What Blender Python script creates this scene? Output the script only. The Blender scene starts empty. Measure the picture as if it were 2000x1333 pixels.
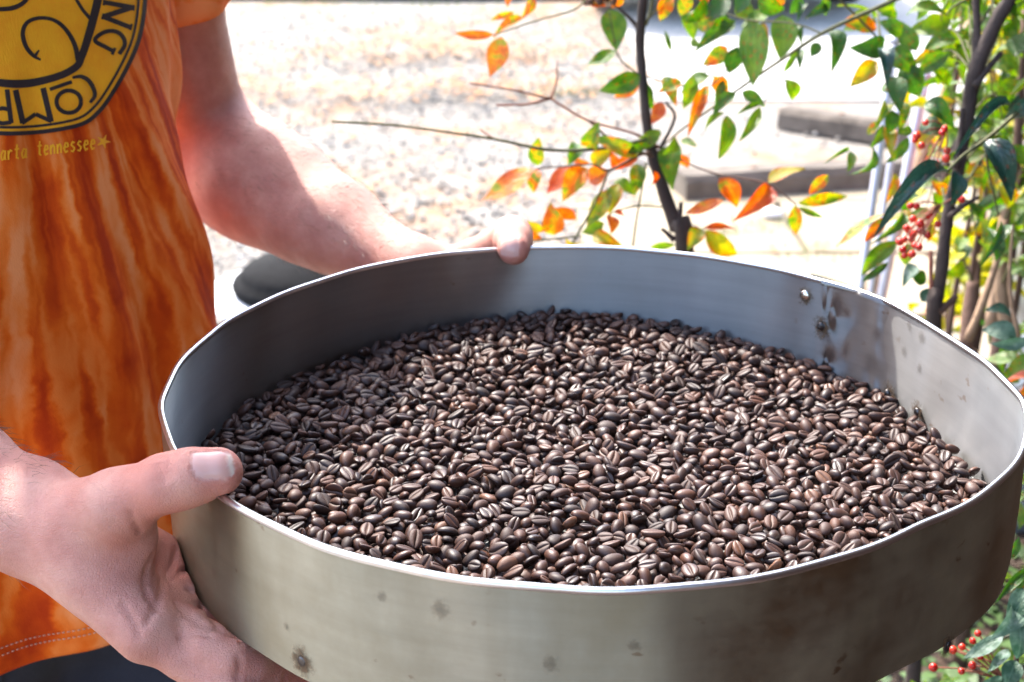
import bpy, bmesh, math, random
import numpy as np
from mathutils import Vector, Matrix
from mathutils.bvhtree import BVHTree

random.seed(7)
rng = np.random.default_rng(7)
scene = bpy.context.scene
COL = scene.collection
rad = math.radians

# ------------------------------------------------------------------ camera
FOC = 2800.0                      # focal length in pixels of a 2000 px wide frame
PITCH = rad(21.42)
CP, SP = math.cos(PITCH), math.sin(PITCH)
CR = np.array([1.0, 0, 0]); CU = np.array([0, SP, CP]); CF = np.array([0, CP, -SP])
RIMZ = 1.05
CAM = np.array([-0.0447, -0.80069, 1.38301])
cd = bpy.data.cameras.new('camera')
cam = bpy.data.objects.new('camera', cd)
COL.objects.link(cam)
cam.location = CAM
cam.rotation_euler = (math.pi / 2 - PITCH, 0, 0)
cd.sensor_width = 36.0
cd.lens = 36.0 * FOC / 2000.0
cd.clip_start = 0.02
cd.clip_end = 400
cd.dof.use_dof = True
cd.dof.focus_distance = 0.80
cd.dof.aperture_fstop = 12.0
scene.camera = cam

# ------------------------------------------------------------------ light
SUN_EL = rad(51)
SUN_AZ = math.atan2(-0.52, 0.854)          # from +Y towards -X: behind the pan, to the left
TO_SUN = Vector((math.sin(SUN_AZ) * math.cos(SUN_EL), math.cos(SUN_AZ) * math.cos(SUN_EL), math.sin(SUN_EL)))
world = bpy.data.worlds.new('World')
scene.world = world
world.use_nodes = True
wn = world.node_tree.nodes; wl = world.node_tree.links
sky = wn.new('ShaderNodeTexSky')
sky.sky_type = 'NISHITA'
sky.sun_disc = False
sky.sun_elevation = SUN_EL
sky.sun_rotation = SUN_AZ
sky.air_density = 1.0
sky.dust_density = 2.5
sky.ozone_density = 1.0
bgn = wn['Background']
bgn.inputs['Strength'].default_value = 0.15
wl.new(sky.outputs[0], bgn.inputs[0])
sl = bpy.data.lights.new('sun', 'SUN')
sl.energy = 2.0
sl.angle = rad(1.0)
sl.color = (1.0, 0.95, 0.87)
sun = bpy.data.objects.new('sun', sl)
COL.objects.link(sun)
sun.rotation_euler = TO_SUN.to_track_quat('Z', 'Y').to_euler()
scene.view_settings.view_transform = 'Standard'
scene.view_settings.look = 'None'
scene.view_settings.exposure = 2.55
scene.view_settings.gamma = 1.0
scene.view_settings.use_curve_mapping = False
try:
    scene.cycles.max_bounces = 8
    scene.cycles.use_denoising = True
except Exception:
    pass

# ------------------------------------------------------------------ helpers
def ray(x, y):
    return CF + (x - 1000.0) / FOC * CR + (666.5 - y) / FOC * CU
def W(x, y, Z):
    """world point at photo pixel (x, y), Z metres deep"""
    return CAM + Z * ray(x, y)
def atz(x, y, z):
    d = ray(x, y); t = (z - CAM[2]) / d[2]
    return CAM + t * d
def proj(p):
    v = np.asarray(p) - CAM
    z = v @ CF
    return 1000 + FOC * (v @ CR) / z, 666.5 - FOC * (v @ CU) / z, z

def link(o, parent=None):
    COL.objects.link(o)
    if parent is not None:
        o.parent = parent
        if parent.location.length > 0 or parent.rotation_euler.x or parent.rotation_euler.y or parent.rotation_euler.z:
            o.matrix_parent_inverse = pm(parent).inverted()
    return o
def pm(o):
    m = o.matrix_basis.copy()
    if o.parent is not None:
        m = pm(o.parent) @ o.matrix_parent_inverse @ m
    return m
def mesh_data(name, verts, faces, mats=(), smooth=True):
    me = bpy.data.meshes.new(name)
    v = np.asarray(verts, dtype=np.float64)
    me.from_pydata(v.tolist(), [], faces if isinstance(faces, list) else np.asarray(faces).tolist())
    for m in mats:
        me.materials.append(m)
    if smooth:
        me.polygons.foreach_set('use_smooth', np.ones(len(me.polygons), dtype=bool))
    me.update()
    return me
def fast_mesh(name, verts, faces, mats=(), smooth=True):
    """numpy verts (n,3), faces (m,k) of one size"""
    verts = np.ascontiguousarray(verts, dtype=np.float32); faces = np.ascontiguousarray(faces, dtype=np.int32)
    me = bpy.data.meshes.new(name)
    k = faces.shape[1]
    me.vertices.add(len(verts)); me.vertices.foreach_set('co', verts.ravel())
    me.loops.add(faces.size); me.loops.foreach_set('vertex_index', faces.ravel())
    me.polygons.add(len(faces))
    me.polygons.foreach_set('loop_start', np.arange(0, faces.size, k, dtype=np.int32))
    me.polygons.foreach_set('loop_total', np.full(len(faces), k, dtype=np.int32))
    if smooth:
        me.polygons.foreach_set('use_smooth', np.ones(len(faces), dtype=bool))
    for m in mats:
        me.materials.append(m)
    me.update(calc_edges=True)
    me.validate()
    return me
def obj(name, me, parent=None, label=None, cat=None, group=None, kind=None):
    o = bpy.data.objects.new(name, me)
    link(o, parent)
    tag(o, label, cat, group, kind)
    return o
def tag(o, label=None, cat=None, group=None, kind=None):
    if label: o['label'] = label
    if cat: o['category'] = cat
    if group: o['group'] = group
    if kind: o['kind'] = kind
    return o
def empty(name, loc, label=None, cat=None, group=None, kind=None):
    o = bpy.data.objects.new(name, None)
    o.location = tuple(float(c) for c in loc)
    o.empty_display_size = 0.05
    COL.objects.link(o)
    return tag(o, label, cat, group, kind)

class MB:
    """collects shapes into one mesh"""
    def __init__(s): s.v = []; s.f = []
    def add(s, v, f):
        n = len(s.v); s.v += [tuple(map(float, p)) for p in v]; s.f += [tuple(i + n for i in q) for q in f]
    def box(s, lo, hi, bev=0.0, M=None):
        bm = bmesh.new(); bmesh.ops.create_cube(bm, size=1.0)
        lo = Vector(lo); hi = Vector(hi)
        for v in bm.verts:
            v.co = Vector(((lo.x + hi.x) / 2 + v.co.x * (hi.x - lo.x), (lo.y + hi.y) / 2 + v.co.y * (hi.y - lo.y), (lo.z + hi.z) / 2 + v.co.z * (hi.z - lo.z)))
        if bev > 0:
            bmesh.ops.bevel(bm, geom=bm.edges[:], offset=bev, segments=2, affect='EDGES', profile=0.6)
        if M is not None: bmesh.ops.transform(bm, matrix=M, verts=bm.verts[:])
        bm.verts.index_update()
        s.add([v.co for v in bm.verts], [[v.index for v in f.verts] for f in bm.faces]); bm.free()
    def tube(s, pts, radii, n=8, cap=True):
        pts = [np.asarray(p, float) for p in pts]
        if np.isscalar(radii): radii = [radii] * len(pts)
        up = None; rings = []
        for i, p in enumerate(pts):
            a = pts[max(i - 1, 0)]; b = pts[min(i + 1, len(pts) - 1)]
            t = b - a; t = t / (np.linalg.norm(t) + 1e-12)
            if up is None:
                up = np.cross(t, [0.31, 0.17, 0.9]); up /= np.linalg.norm(up)
            up = up - t * (up @ t); up /= np.linalg.norm(up) + 1e-12
            w = np.cross(t, up)
            rings.append([p + radii[i] * (math.cos(2 * math.pi * k / n) * up + math.sin(2 * math.pi * k / n) * w) for k in range(n)])
        v = [q for r in rings for q in r]; f = []
        for i in range(len(pts) - 1):
            for k in range(n):
                f.append((i * n + k, i * n + (k + 1) % n, (i + 1) * n + (k + 1) % n, (i + 1) * n + k))
        if cap:
            f.append(tuple(range(n - 1, -1, -1))); f.append(tuple((len(pts) - 1) * n + k for k in range(n)))
        s.add(v, f)
    def lathe(s, prof, n=32, c=(0, 0, 0), M=None):
        v = []; f = []
        for r, z in prof:
            for k in range(n):
                a = 2 * math.pi * k / n
                p = Vector((r * math.cos(a), r * math.sin(a), z))
                if M is not None: p = M @ p
                v.append((p.x + c[0], p.y + c[1], p.z + c[2]))
        for i in range(len(prof) - 1):
            for k in range(n):
                f.append((i * n + k, i * n + (k + 1) % n, (i + 1) * n + (k + 1) % n, (i + 1) * n + k))
        s.add(v, f)
    def mesh(s, name, mat, smooth=True):
        return mesh_data(name, s.v, s.f, [mat] if mat else [], smooth)
    def build(s, name, mat, parent=None, smooth=True, **kw):
        return obj(name, s.mesh(name, mat, smooth), parent, **kw)

def smooth_path(pts, n=6):
    """Catmull-Rom through pts"""
    P = [np.asarray(p, float) for p in pts]
    P = [2 * P[0] - P[1]] + P + [2 * P[-1] - P[-2]]
    out = []
    for i in range(1, len(P) - 2):
        for k in range(n):
            t = k / n
            out.append(0.5 * ((2 * P[i]) + (-P[i - 1] + P[i + 1]) * t + (2 * P[i - 1] - 5 * P[i] + 4 * P[i + 1] - P[i + 2]) * t * t + (-P[i - 1] + 3 * P[i] - 3 * P[i + 1] + P[i + 2]) * t ** 3))
    out.append(P[-2])
    return out

# ------------------------------------------------------------------ materials
def mat(name):
    m = bpy.data.materials.new(name); m.use_nodes = True
    nt = m.node_tree
    return m, nt, nt.nodes['Principled BSDF']
def N(nt, typ, **kw):
    n = nt.nodes.new(typ)
    for k, v in kw.items():
        if k.startswith('i_'):
            key = k[2:]
            key = int(key) if key.isdigit() else key.replace('_', ' ')
            n.inputs[key].default_value = v
        else:
            setattr(n, k, v)
    return n
def ramp(nt, fac, stops, interp='LINEAR'):
    r = nt.nodes.new('ShaderNodeValToRGB'); r.color_ramp.interpolation = interp
    el = r.color_ramp.elements
    while len(el) < len(stops): el.new(0.5)
    for e, (p, c) in zip(el, stops):
        e.position = p; e.color = (c[0], c[1], c[2], 1) if len(c) == 3 else c
    nt.links.new(fac, r.inputs[0])
    return r
def noise(nt, vec, scale, detail=4, rough=0.55, dist=0.0):
    n = N(nt, 'ShaderNodeTexNoise'); n.inputs['Scale'].default_value = scale
    n.inputs['Detail'].default_value = detail; n.inputs['Roughness'].default_value = rough; n.inputs['Distortion'].default_value = dist
    if vec is not None: nt.links.new(vec, n.inputs['Vector'])
    return n
def mapping(nt, vec, scale=(1, 1, 1), loc=(0, 0, 0)):
    m = N(nt, 'ShaderNodeMapping'); m.inputs['Scale'].default_value = scale; m.inputs['Location'].default_value = loc
    nt.links.new(vec, m.inputs['Vector']); return m.outputs[0]
def mix(nt, fac, a, b, mode='MIX'):
    n = N(nt, 'ShaderNodeMix', data_type='RGBA', blend_type=mode)
    L = nt.links
    for s, v in ((0, fac), (6, a), (7, b)):
        if hasattr(v, 'is_output') or isinstance(v, bpy.types.NodeSocket): L.new(v, n.inputs[s])
        elif s == 0: n.inputs[0].default_value = v
        else: n.inputs[s].default_value = (v[0], v[1], v[2], 1)
    return n.outputs[2]
def math_n(nt, op, a, b=None, clamp=False):
    n = N(nt, 'ShaderNodeMath', operation=op, use_clamp=clamp)
    for i, v in enumerate((a, b)):
        if v is None: continue
        if isinstance(v, bpy.types.NodeSocket): nt.links.new(v, n.inputs[i])
        else: n.inputs[i].default_value = v
    return n.outputs[0]
def bump(nt, b, height, strength=0.3, dist=0.001):
    n = N(nt, 'ShaderNodeBump'); n.inputs['Strength'].default_value = strength; n.inputs['Distance'].default_value = dist
    nt.links.new(height, n.inputs['Height']); nt.links.new(n.outputs[0], b.inputs['Normal'])
    return n
def objco(nt): return N(nt, 'ShaderNodeTexCoord').outputs['Object']
def geopos(nt): return N(nt, 'ShaderNodeNewGeometry').outputs['Position']
def simple(name, c1, c2, scale=20, rough=0.6, metal=0.0, bs=0.2, bd=0.002, detail=5):
    m, nt, b = mat(name)
    n = noise(nt, objco(nt), scale, detail)
    r = ramp(nt, n.outputs[0], [(0.3, c1), (0.7, c2)])
    nt.links.new(r.outputs[0], b.inputs['Base Color'])
    b.inputs['Roughness'].default_value = rough; b.inputs['Metallic'].default_value = metal
    if bs: bump(nt, b, n.outputs[0], bs, bd)
    return m

# ================================================================== SETTING
def ground_mat():
    m, nt, b = mat('gravel_ground'); p = geopos(nt)
    n1 = noise(nt, p, 30, 6, 0.65); n2 = noise(nt, p, 0.9, 3); n3 = noise(nt, p, 5, 4)
    c1 = ramp(nt, n1.outputs[0], [(0.25, (0.115, 0.102, 0.086)), (0.5, (0.205, 0.185, 0.158)), (0.75, (0.33, 0.305, 0.27))])
    f = math_n(nt, 'MULTIPLY', ramp(nt, n2.outputs[0], [(0.47, (0, 0, 0)), (0.58, (1, 1, 1))]).outputs[0], ramp(nt, n3.outputs[0], [(0.36, (0, 0, 0)), (0.56, (1, 1, 1))]).outputs[0])
    c = mix(nt, math_n(nt, 'MULTIPLY', f, 0.75), c1.outputs[0], (0.27, 0.145, 0.065))
    nt.links.new(c, b.inputs['Base Color']); b.inputs['Roughness'].default_value = 0.95
    bump(nt, b, n1.outputs[0], 0.6, 0.02)
    return m
M_GROUND = ground_mat()
gv = []; gf = []
xs = np.concatenate([[-120, -40, -12], np.linspace(-6, 6, 60), [12, 40, 120]]); ys = np.concatenate([[-120, -40, -12], np.linspace(-4, 12, 80), [25, 60, 150]])
for y in ys:
    for x in xs:
        gv.append((x, y, 0.012 * math.sin(x * 1.7 + y) * math.sin(y * 1.3 - x * 0.4) - 0.012))
nx = len(xs)
gf = [(j * nx + i, j * nx + i + 1, (j + 1) * nx + i + 1, (j + 1) * nx + i) for j in range(len(ys) - 1) for i in range(nx - 1)]
obj('ground', mesh_data('ground', gv, gf, [M_GROUND]), kind='structure', label='pale sunlit gravel yard')

# grey strip far behind, painting shaded ground
M_SHADE_STRIP = simple('shade_grey', (0.06, 0.06, 0.065), (0.11, 0.11, 0.115), 60, 0.9)
mb = MB(); mb.box((-60, 9.0, -0.2), (0.6, 15.0, 0.02)); mb.build('shade_strip', M_SHADE_STRIP, None, False, kind='structure', label='grey strip standing in for shade behind the gravel yard')
M_CONC = simple('concrete_pale', (0.34, 0.32, 0.28), (0.42, 0.40, 0.365), 9, 0.9)
mb = MB(); mb.box((0.62, 5.75, -0.2), (14, 15.0, 0.006)); mb.build('pavement', M_CONC, None, False, kind='structure', label='pale concrete parking pad behind the wheel stops')

# gravel stones (nobody could count them)
def stones():
    ico = bmesh.new(); bmesh.ops.create_icosphere(ico, subdivisions=1, radius=1.0)
    bv = np.array([v.co for v in ico.verts]); ico.verts.index_update(); bfc = np.array([[v.index for v in f.verts] for f in ico.faces]); ico.free()
    n = 17000
    yy = 1.6 + 6.9 * rng.random(n) ** 1.25
    xx = (-0.42 + 0.40 * rng.random(n) * 1.3 - 0.02) * (yy + 0.9) + 0.1
    xx = np.where(rng.random(n) < 0.15, (rng.random(n) - 0.5) * 0.7 * (yy + 0.9), xx)
    keep = ~((xx > 0.45) & (yy < 4.1)) & ~((xx > 0.62) & (yy > 5.6))
    xx, yy = xx[keep], yy[keep]; n = len(xx)
    s = 0.004 + 0.007 * rng.random(n) ** 2
    V = np.zeros((n, len(bv), 3))
    q = rng.normal(size=(n, 3, 3)); q, _ = np.linalg.qr(q)
    jit = 1 + 0.25 * rng.normal(size=(n, len(bv), 1)).clip(-1, 1)
    V = np.einsum('nij,vj->nvi', q, bv) * jit * s[:, None, None] * np.array([1.2, 1.2, 0.65])
    V[..., 0] += xx[:, None]; V[..., 1] += yy[:, None]; V[..., 2] += (s * 0.05)[:, None]
    F = (bfc[None] + (np.arange(n) * len(bv))[:, None, None]).reshape(-1, 3)
    me = fast_mesh('gravel', V.reshape(-1, 3), F, [M_STONE], False)
    at = me.attributes.new('tone', 'FLOAT', 'POINT'); at.data.foreach_set('value', np.repeat(rng.random(n), len(bv)).astype(np.float32))
    return me
def stone_mat():
    m, nt, b = mat('stone')
    a = N(nt, 'ShaderNodeAttribute', attribute_name='tone')
    r = ramp(nt, a.outputs['Fac'], [(0, (0.11, 0.10, 0.09)), (0.25, (0.195, 0.175, 0.148)), (0.6, (0.275, 0.25, 0.215)), (1, (0.42, 0.395, 0.36))])
    nt.links.new(r.outputs[0], b.inputs['Base Color']); b.inputs['Roughness'].default_value = 0.9
    return m
M_STONE = stone_mat()
obj('gravel', stones(), kind='stuff', label='loose white and grey gravel covering the yard')

# leaf mesh variants shared by litter and plants --------------------------------
def leaf_mesh(name, length=1.0, width=0.42, fold=0.10, curl=0.16, seed=0, ns=8):
    r = random.Random(seed); v = []; f = []; uv = []
    side = r.uniform(-0.08, 0.08)
    for i in range(ns + 1):
        t = i / ns
        w = width * 0.5 * (math.sin(math.pi * min(1, t ** 0.80)) ** 0.85) * (1 - 0.18 * t) * 1.08
        if i == ns: w = 0.0015
        if i == 0: w = 0.012
        zc = curl * (t * (1 - t) * 2.2) - curl * 0.9 * t * t
        xo = side * math.sin(math.pi * t)
        for k, s in enumerate((-1, -0.5, 0, 0.5, 1)):
            wv = 0.025 * math.sin(7 * t + 2 * s + seed) * abs(s)
            v.append((xo + s * w, t * length, zc + fold * abs(s) * w / (width * 0.5) * 0.9 + wv))
            uv.append((s, t))
    for i in range(ns):
        for k in range(4):
            a = i * 5 + k
            f.append((a, a + 1, a + 6, a + 5))
    me = mesh_data(name, v, f)
    at = me.attributes.new('across', 'FLOAT', 'POINT'); at.data.foreach_set('value', np.array([abs(u[0]) for u in uv], dtype=np.float32))
    at = me.attributes.new('along', 'FLOAT', 'POINT'); at.data.foreach_set('value', np.array([u[1] for u in uv], dtype=np.float32))
    return me

# leaf litter
def litter():
    V = []; F = []
    base = np.array([(-.5, 0, 0), (-.2, .35, .1), (.2, .3, .12), (.5, 0, 0), (.2, -.3, .05), (-.2, -.32, .02)])
    fc = [(0, 1, 2, 5), (2, 3, 4, 5)]
    spots = [(-0.45, 5.9, 1.1, 0.35, 520), (-0.55, 6.9, 1.3, 0.5, 560), (0.1, 6.1, 0.7, 0.5, 160), (-0.6, 4.6, 1.4, 1.6, 160), (0.3, 3.2, 1.3, 1.2, 60), (-0.9, 8.0, 2.0, 0.8, 150)]
    for cx, cy, sx, sy, n in spots:
        for _ in range(n):
            s = random.uniform(0.018, 0.06); a = random.uniform(0, 6.28)
            c, sn = math.cos(a), math.sin(a); x = random.gauss(cx, sx * 0.45); y = random.gauss(cy, sy * 0.45)
            tz = random.uniform(-0.5, 0.5)
            k = len(V)
            V += [(x + s * (p[0] * c - p[1] * sn * 0.8), y + s * (p[0] * sn + p[1] * c * 0.8), 0.032 + s * (p[2] + tz * p[0] * 0.6 + 0.15)) for p in base]
            F += [tuple(i + k for i in q) for q in fc]
    return mesh_data('leaf_litter', V, F, [simple('dry_leaf', (0.24, 0.105, 0.035), (0.36, 0.20, 0.085), 3, 0.8, bs=0)])
obj('leaf_litter', litter(), kind='stuff', label='dry tan leaf litter drifted across the gravel')

# paving slabs at the right --------------------------------------------------
pv = empty('paving', (0.9, 3.3, 0), kind='structure', label='sandy flagstone paving in front of the wheel stops')
M_SLAB = simple('sandstone', (0.225, 0.178, 0.112), (0.32, 0.27, 0.185), 7, 0.9, bs=0.4, bd=0.01)
srand = random.Random(3)
y = 1.75
row = 0
while y < 4.02:
    d = [0.50, 0.62, 0.55, 0.58][row % 4]
    x = 0.40 - 0.22 * (row % 2)
    while x < 3.2:
        w = srand.uniform(0.5, 0.85)
        mb = MB(); mb.box((x, y, -0.12), (x + w - 0.018, y + d - 0.02, 0.022 + srand.uniform(-0.006, 0.006)), 0.008)
        for i, p in enumerate(mb.v):
            mb.v[i] = (p[0] + srand.uniform(-.005, .005), p[1] + srand.uniform(-.005, .005), p[2])
        mb.build('slab', M_SLAB, pv, False)
        x += w
    y += d; row += 1
# moss and weeds in joints
def tufts(name, spots, col1, col2, hgt=0.03):
    V = []; F = []
    for (x, y, n, sp) in spots:
        for _ in range(n):
            a = random.uniform(0, 6.28); h = random.uniform(0.4, 1) * hgt; bx = random.gauss(x, sp); by = random.gauss(y, sp * 0.25)
            dx, dy = math.cos(a), math.sin(a); k = len(V)
            V += [(bx - dy * .002, by + dx * .002, 0.0), (bx + dy * .002, by - dx * .002, 0.0), (bx + dx * h * .5 + dy * .001, by + dy * h * .5, h + 0.02)]
            F.append((k, k + 1, k + 2))
    return mesh_data(name, V, F, [simple(name + '_green', col1, col2, 30, 0.8, bs=0)])
g = []
for pxy in [(1480, 452, 60, .10), (1500, 466, 40, .06), (1400, 470, 40, .05), (1560, 500, 50, .08), (1620, 520, 60, .08), (1440, 470, 50, .06), (1560, 455, 30, .05)]:
    q = atz(pxy[0], pxy[1], 0.0); g.append((q[0], q[1], pxy[2], pxy[3]))
for pxy in [(1120, 185, 120, .12), (600, 10, 150, .3), (860, 15, 120, .3)]:
    q = atz(pxy[0], pxy[1], 0.0); g.append((q[0], q[1], pxy[2], pxy[3]))
obj('grass', tufts('grass', g, (0.10, 0.16, 0.03), (0.20, 0.26, 0.06), 0.045), kind='stuff', label='sparse green weeds in the joints and gravel')

# wheel stops --------------------------------------------------------------------
M_STOP = simple('weathered_concrete', (0.085, 0.068, 0.052), (0.165, 0.135, 0.105), 14, 0.95, bs=0.5, bd=0.01)
def wheel_stop(p0, p1, h, depth, label):
    p0 = np.array(p0); p1 = np.array(p1); d = p1 - p0; L = np.linalg.norm(d); ang = math.atan2(d[1], d[0])
    e = empty('wheel_stop', (p0[0], p0[1], 0), label, 'wheel stop', 'concrete wheel stops')
    prof = [(0, 0), (0.012, h * 0.75), (0.03, h), (depth - 0.03, h), (depth - 0.012, h * 0.75), (depth, 0)]
    ns = 14; v = []; f = []
    for i in range(ns + 1):
        x = L * i / ns
        for (yy, zz) in prof:
            v.append((x + random.uniform(-.003, .003), yy + random.uniform(-.003, .003), zz - 0.004 + (0.006 if zz > 0 else 0) + random.uniform(-.003, .003) * (zz > 0)))
    k = len(prof)
    for i in range(ns):
        for j in range(k):
            f.append((i * k + j, (i + 1) * k + j, (i + 1) * k + (j + 1) % k, i * k + (j + 1) % k))
    f.append(tuple(range(k))); f.append(tuple(ns * k + j for j in range(k - 1, -1, -1)))
    M = Matrix.Translation((p0[0], p0[1], 0)) @ Matrix.Rotation(ang, 4, 'Z')
    v = [tuple(M @ Vector(p)) for p in v]
    me = mesh_data('block', v, f, [M_STOP], False); obj('block', me, e)
    for fr in (0.18, 0.82):
        c = M @ Vector((L * fr, depth / 2, h + 0.002))
        mb = MB(); mb.lathe([(0.0, 0.006), (0.011, 0.006), (0.013, 0.0)], 10, c); mb.build('anchor_pin', M_IRON, e)
    return e
M_IRON = simple('rusty_iron', (0.10, 0.05, 0.03), (0.20, 0.10, 0.06), 60, 0.8)
a = atz(1340, 392, 0.02)[:2]; b_ = atz(1700, 371, 0.02)[:2]
wheel_stop(a, a + (b_ - a) * 2.2, 0.100, 0.16, 'nearer weathered concrete wheel stop at the edge of the flagstones')
a = atz(1516, 240, 0.02)[:2]; b_ = atz(1700, 268, 0.02)[:2]
wheel_stop(a, a + (b_ - a) * 3.4, 0.078, 0.15, 'farther concrete wheel stop, angled away, behind the other one')

# fallen white pebble on slabs
q = atz(1508, 427, 0.02)
mb = MB(); mb.lathe([(0.0, -0.01), (0.03, -0.005), (0.038, 0.008), (0.028, 0.02), (0.0, 0.024)], 12, (q[0], q[1], 0.03))
mb.build('pebble', simple('white_stone', (0.6, 0.6, 0.6), (0.75, 0.75, 0.75)), None, label='white pebble lying on the flagstone paving', cat='pebble')

# lidded tub on the gravel ---------------------------------------------------------
M_BLACKP = simple('black_plastic', (0.004, 0.004, 0.0045), (0.010, 0.010, 0.011), 40, 0.8, bs=0.05); M_BLACKP.node_tree.nodes['Principled BSDF'].inputs['Specular IOR Level'].default_value = .06
M_WHITEP = simple('white_plastic', (0.70, 0.70, 0.69), (0.80, 0.80, 0.79), 10, 0.45, bs=0.03)
q = atz(598, 562, 0.16)
tub = empty('tub', (q[0], q[1], 0), 'white plastic tub with black domed lid standing on the gravel', 'tub')
mb = MB(); mb.lathe([(0.0, 0.01), (0.20, 0.012), (0.235, 0.13), (0.255, 0.135), (0.26, 0.15), (0.25, 0.155), (0.0, 0.155)], 40, (q[0], q[1], 0)); mb.build('body', M_WHITEP, tub)
mb = MB(); mb.lathe([(0.0, 0.245), (0.06, 0.243), (0.09, 0.235), (0.15, 0.22), (0.165, 0.205), (0.172, 0.19), (0.186, 0.186), (0.190, 0.175), (0.184, 0.158), (0.0, 0.157)], 40, (q[0], q[1], 0)); lid = mb.build('lid', M_BLACKP, tub)
mb = MB(); mb.tube([(q[0] - 0.05, q[1], 0.243), (q[0] - 0.04, q[1], 0.266), (q[0] + 0.04, q[1], 0.266), (q[0] + 0.05, q[1], 0.243)], 0.008, 8); mb.build('handle', M_BLACKP, lid)
mb = MB(); mb.lathe([(0.0, 0.0), (0.215, 0.0), (0.222, 0.02), (0.21, 0.06), (0.0, 0.06)], 40, (q[0], q[1], 0.0))
mb.build('base_ring', M_BLACKP, tub)

# parked car -------------------------------------------------------------------------
def parked_car(cx, cy):
    e = empty('parked_car', (cx, cy, 0), 'dark blue parked car, only its tyres and underside in view', 'car')
    M_PAINT, nt, b = mat('car_paint'); b.inputs['Base Color'].default_value = (0.012, 0.02, 0.055, 1); b.inputs['Roughness'].default_value = 0.25; b.inputs['Coat Weight'].default_value = 0.6
    M_TYRE = simple('tyre_rubber', (0.03, 0.03, 0.032), (0.055, 0.055, 0.06), 50, 0.85)
    M_RIM = simple('alloy', (0.45, 0.45, 0.47), (0.55, 0.55, 0.57), 20, 0.35, 0.9)
    M_GLASS, nt, b = mat('car_glass'); b.inputs['Base Color'].default_value = (0.01, 0.012, 0.014, 1); b.inputs['Roughness'].default_value = 0.05
    M_LAMP, nt, b = mat('car_tail_lamp'); b.inputs['Base Color'].default_value = (0.35, 0.01, 0.01, 1); b.inputs['Roughness'].default_value = 0.2
    sec = [(-0.02, .34, .50, .82), (0.05, .26, .78, .86), (0.7, .22, .92, .90), (1.2, .22, .96, .90), (2.6, .22, .95, .90), (3.6, .24, .88, .88), (4.15, .28, .72, .82), (4.25, .34, .55, .78)]
    v = []; f = []
    for (y, zb, zt, hw) in sec:
        for (sx, sz) in ((-.9, 0), (-1, .3), (-1, .62), (-.93, .9), (-.8, 1), (.8, 1), (.93, .9), (1, .62), (1, .3), (.9, 0)):
            v.append((cx + sx * hw, cy + y, zb + (zt - zb) * sz))
    k = 10
    for i in range(len(sec) - 1):
        for j in range(k):
            f.append((i * k + j, i * k + (j + 1) % k, (i + 1) * k + (j + 1) % k, (i + 1) * k + j))
    f.append(tuple(range(k))); f.append(tuple((len(sec) - 1) * k + j for j in range(k - 1, -1, -1)))
    body = obj('body', mesh_data('body', v, f, [M_PAINT]), e)
    cab = [(0.35, .90, .93, .80), (0.95, .90, 1.38, .66), (1.6, .90, 1.45, .64), (2.3, .90, 1.40, .65), (3.05, .90, .95, .78)]
    v = []; f = []
    for (y, zb, zt, hw) in cab:
        v += [(cx - .82, cy + y, zb), (cx - hw, cy + y, zt), (cx + hw, cy + y, zt), (cx + .82, cy + y, zb)]
    for i in range(len(cab) - 1):
        for j in range(3): f.append((i * 4 + j, i * 4 + j + 1, i * 4 + j + 5, i * 4 + j + 4))
    obj('window', mesh_data('window', v, f, [M_GLASS], False), e)
    mb = MB(); mb.box((cx - .62, cy + 0.95, 1.37), (cx + .62, cy + 2.3, 1.46), 0.03); mb.build('roof', M_PAINT, e)
    mb = MB(); mb.box((cx - .82, cy - .06, .30), (cx + .82, cy + .10, .48), 0.04); mb.build('bumper', M_PAINT, e)
    for s in (-1, 1):
        mb = MB(); mb.box((cx + s * .66 - .12, cy - .035, .60), (cx + s * .66 + .12, cy + .05, .74), 0.02); mb.build('tail_light', M_LAMP, e)
        for yy in (0.75, 3.45):
            Mx = Matrix.Rotation(math.pi / 2, 4, 'Y')
            mb = MB(); mb.lathe([(0.19, -0.1), (0.29, -0.105), (0.315, -0.085), (0.32, -0.03), (0.313, -0.028), (0.313, -0.02), (0.32, -0.018), (0.32, 0.03), (0.313, 0.032), (0.313, 0.04), (0.32, 0.042), (0.315, 0.085), (0.29, 0.105), (0.19, 0.1)], 32, (cx + s * .76, cy + yy, .342), Mx)
            t = mb.build('tyre', M_TYRE, e)
            mb = MB(); mb.lathe([(0.0, s * 0.06), (0.05, s * 0.07), (0.07, s * 0.05), (0.17, s * 0.06), (0.195, s * 0.1), (0.195, -s * 0.09)], 24, (cx + s * .76, cy + yy, .342), Mx); mb.build('rim', M_RIM, t)
    return e
parked_car(1.33, 7.95)

# ------------------------------------------------------------------ building + porch roof
M_WOOD = simple('dark_siding', (0.010, 0.005, 0.0035), (0.026, 0.013, 0.009), 8, 0.8)
M_WOOD.node_tree.nodes['Principled BSDF'].inputs['Specular IOR Level'].default_value = .1
M_RED = simple('red_paint', (0.30, 0.035, 0.025), (0.42, 0.06, 0.04), 10, 0.6)
M_GALV = simple('galvanised', (0.35, 0.37, 0.40), (0.50, 0.52, 0.56), 25, 0.45, 0.7)
M_TIMB = simple('porch_timber', (0.22, 0.15, 0.09), (0.34, 0.24, 0.15), 12, 0.75)
bd = empty('workshop_building', (2.0, 0.0, 0), 'dark timber workshop with red end boards and metal corner strip', 'building')
EX, EY = 0.905, 1.66            # corner seen at the right edge of the picture
mb = MB(); mb.box((0.99, -3.2, 0), (4.2, EY - 0.02, 5.2)); mb.build('wall', M_WOOD, bd, False)  # unseen side wall, made tall, close and dark to darken tray reflections
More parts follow.
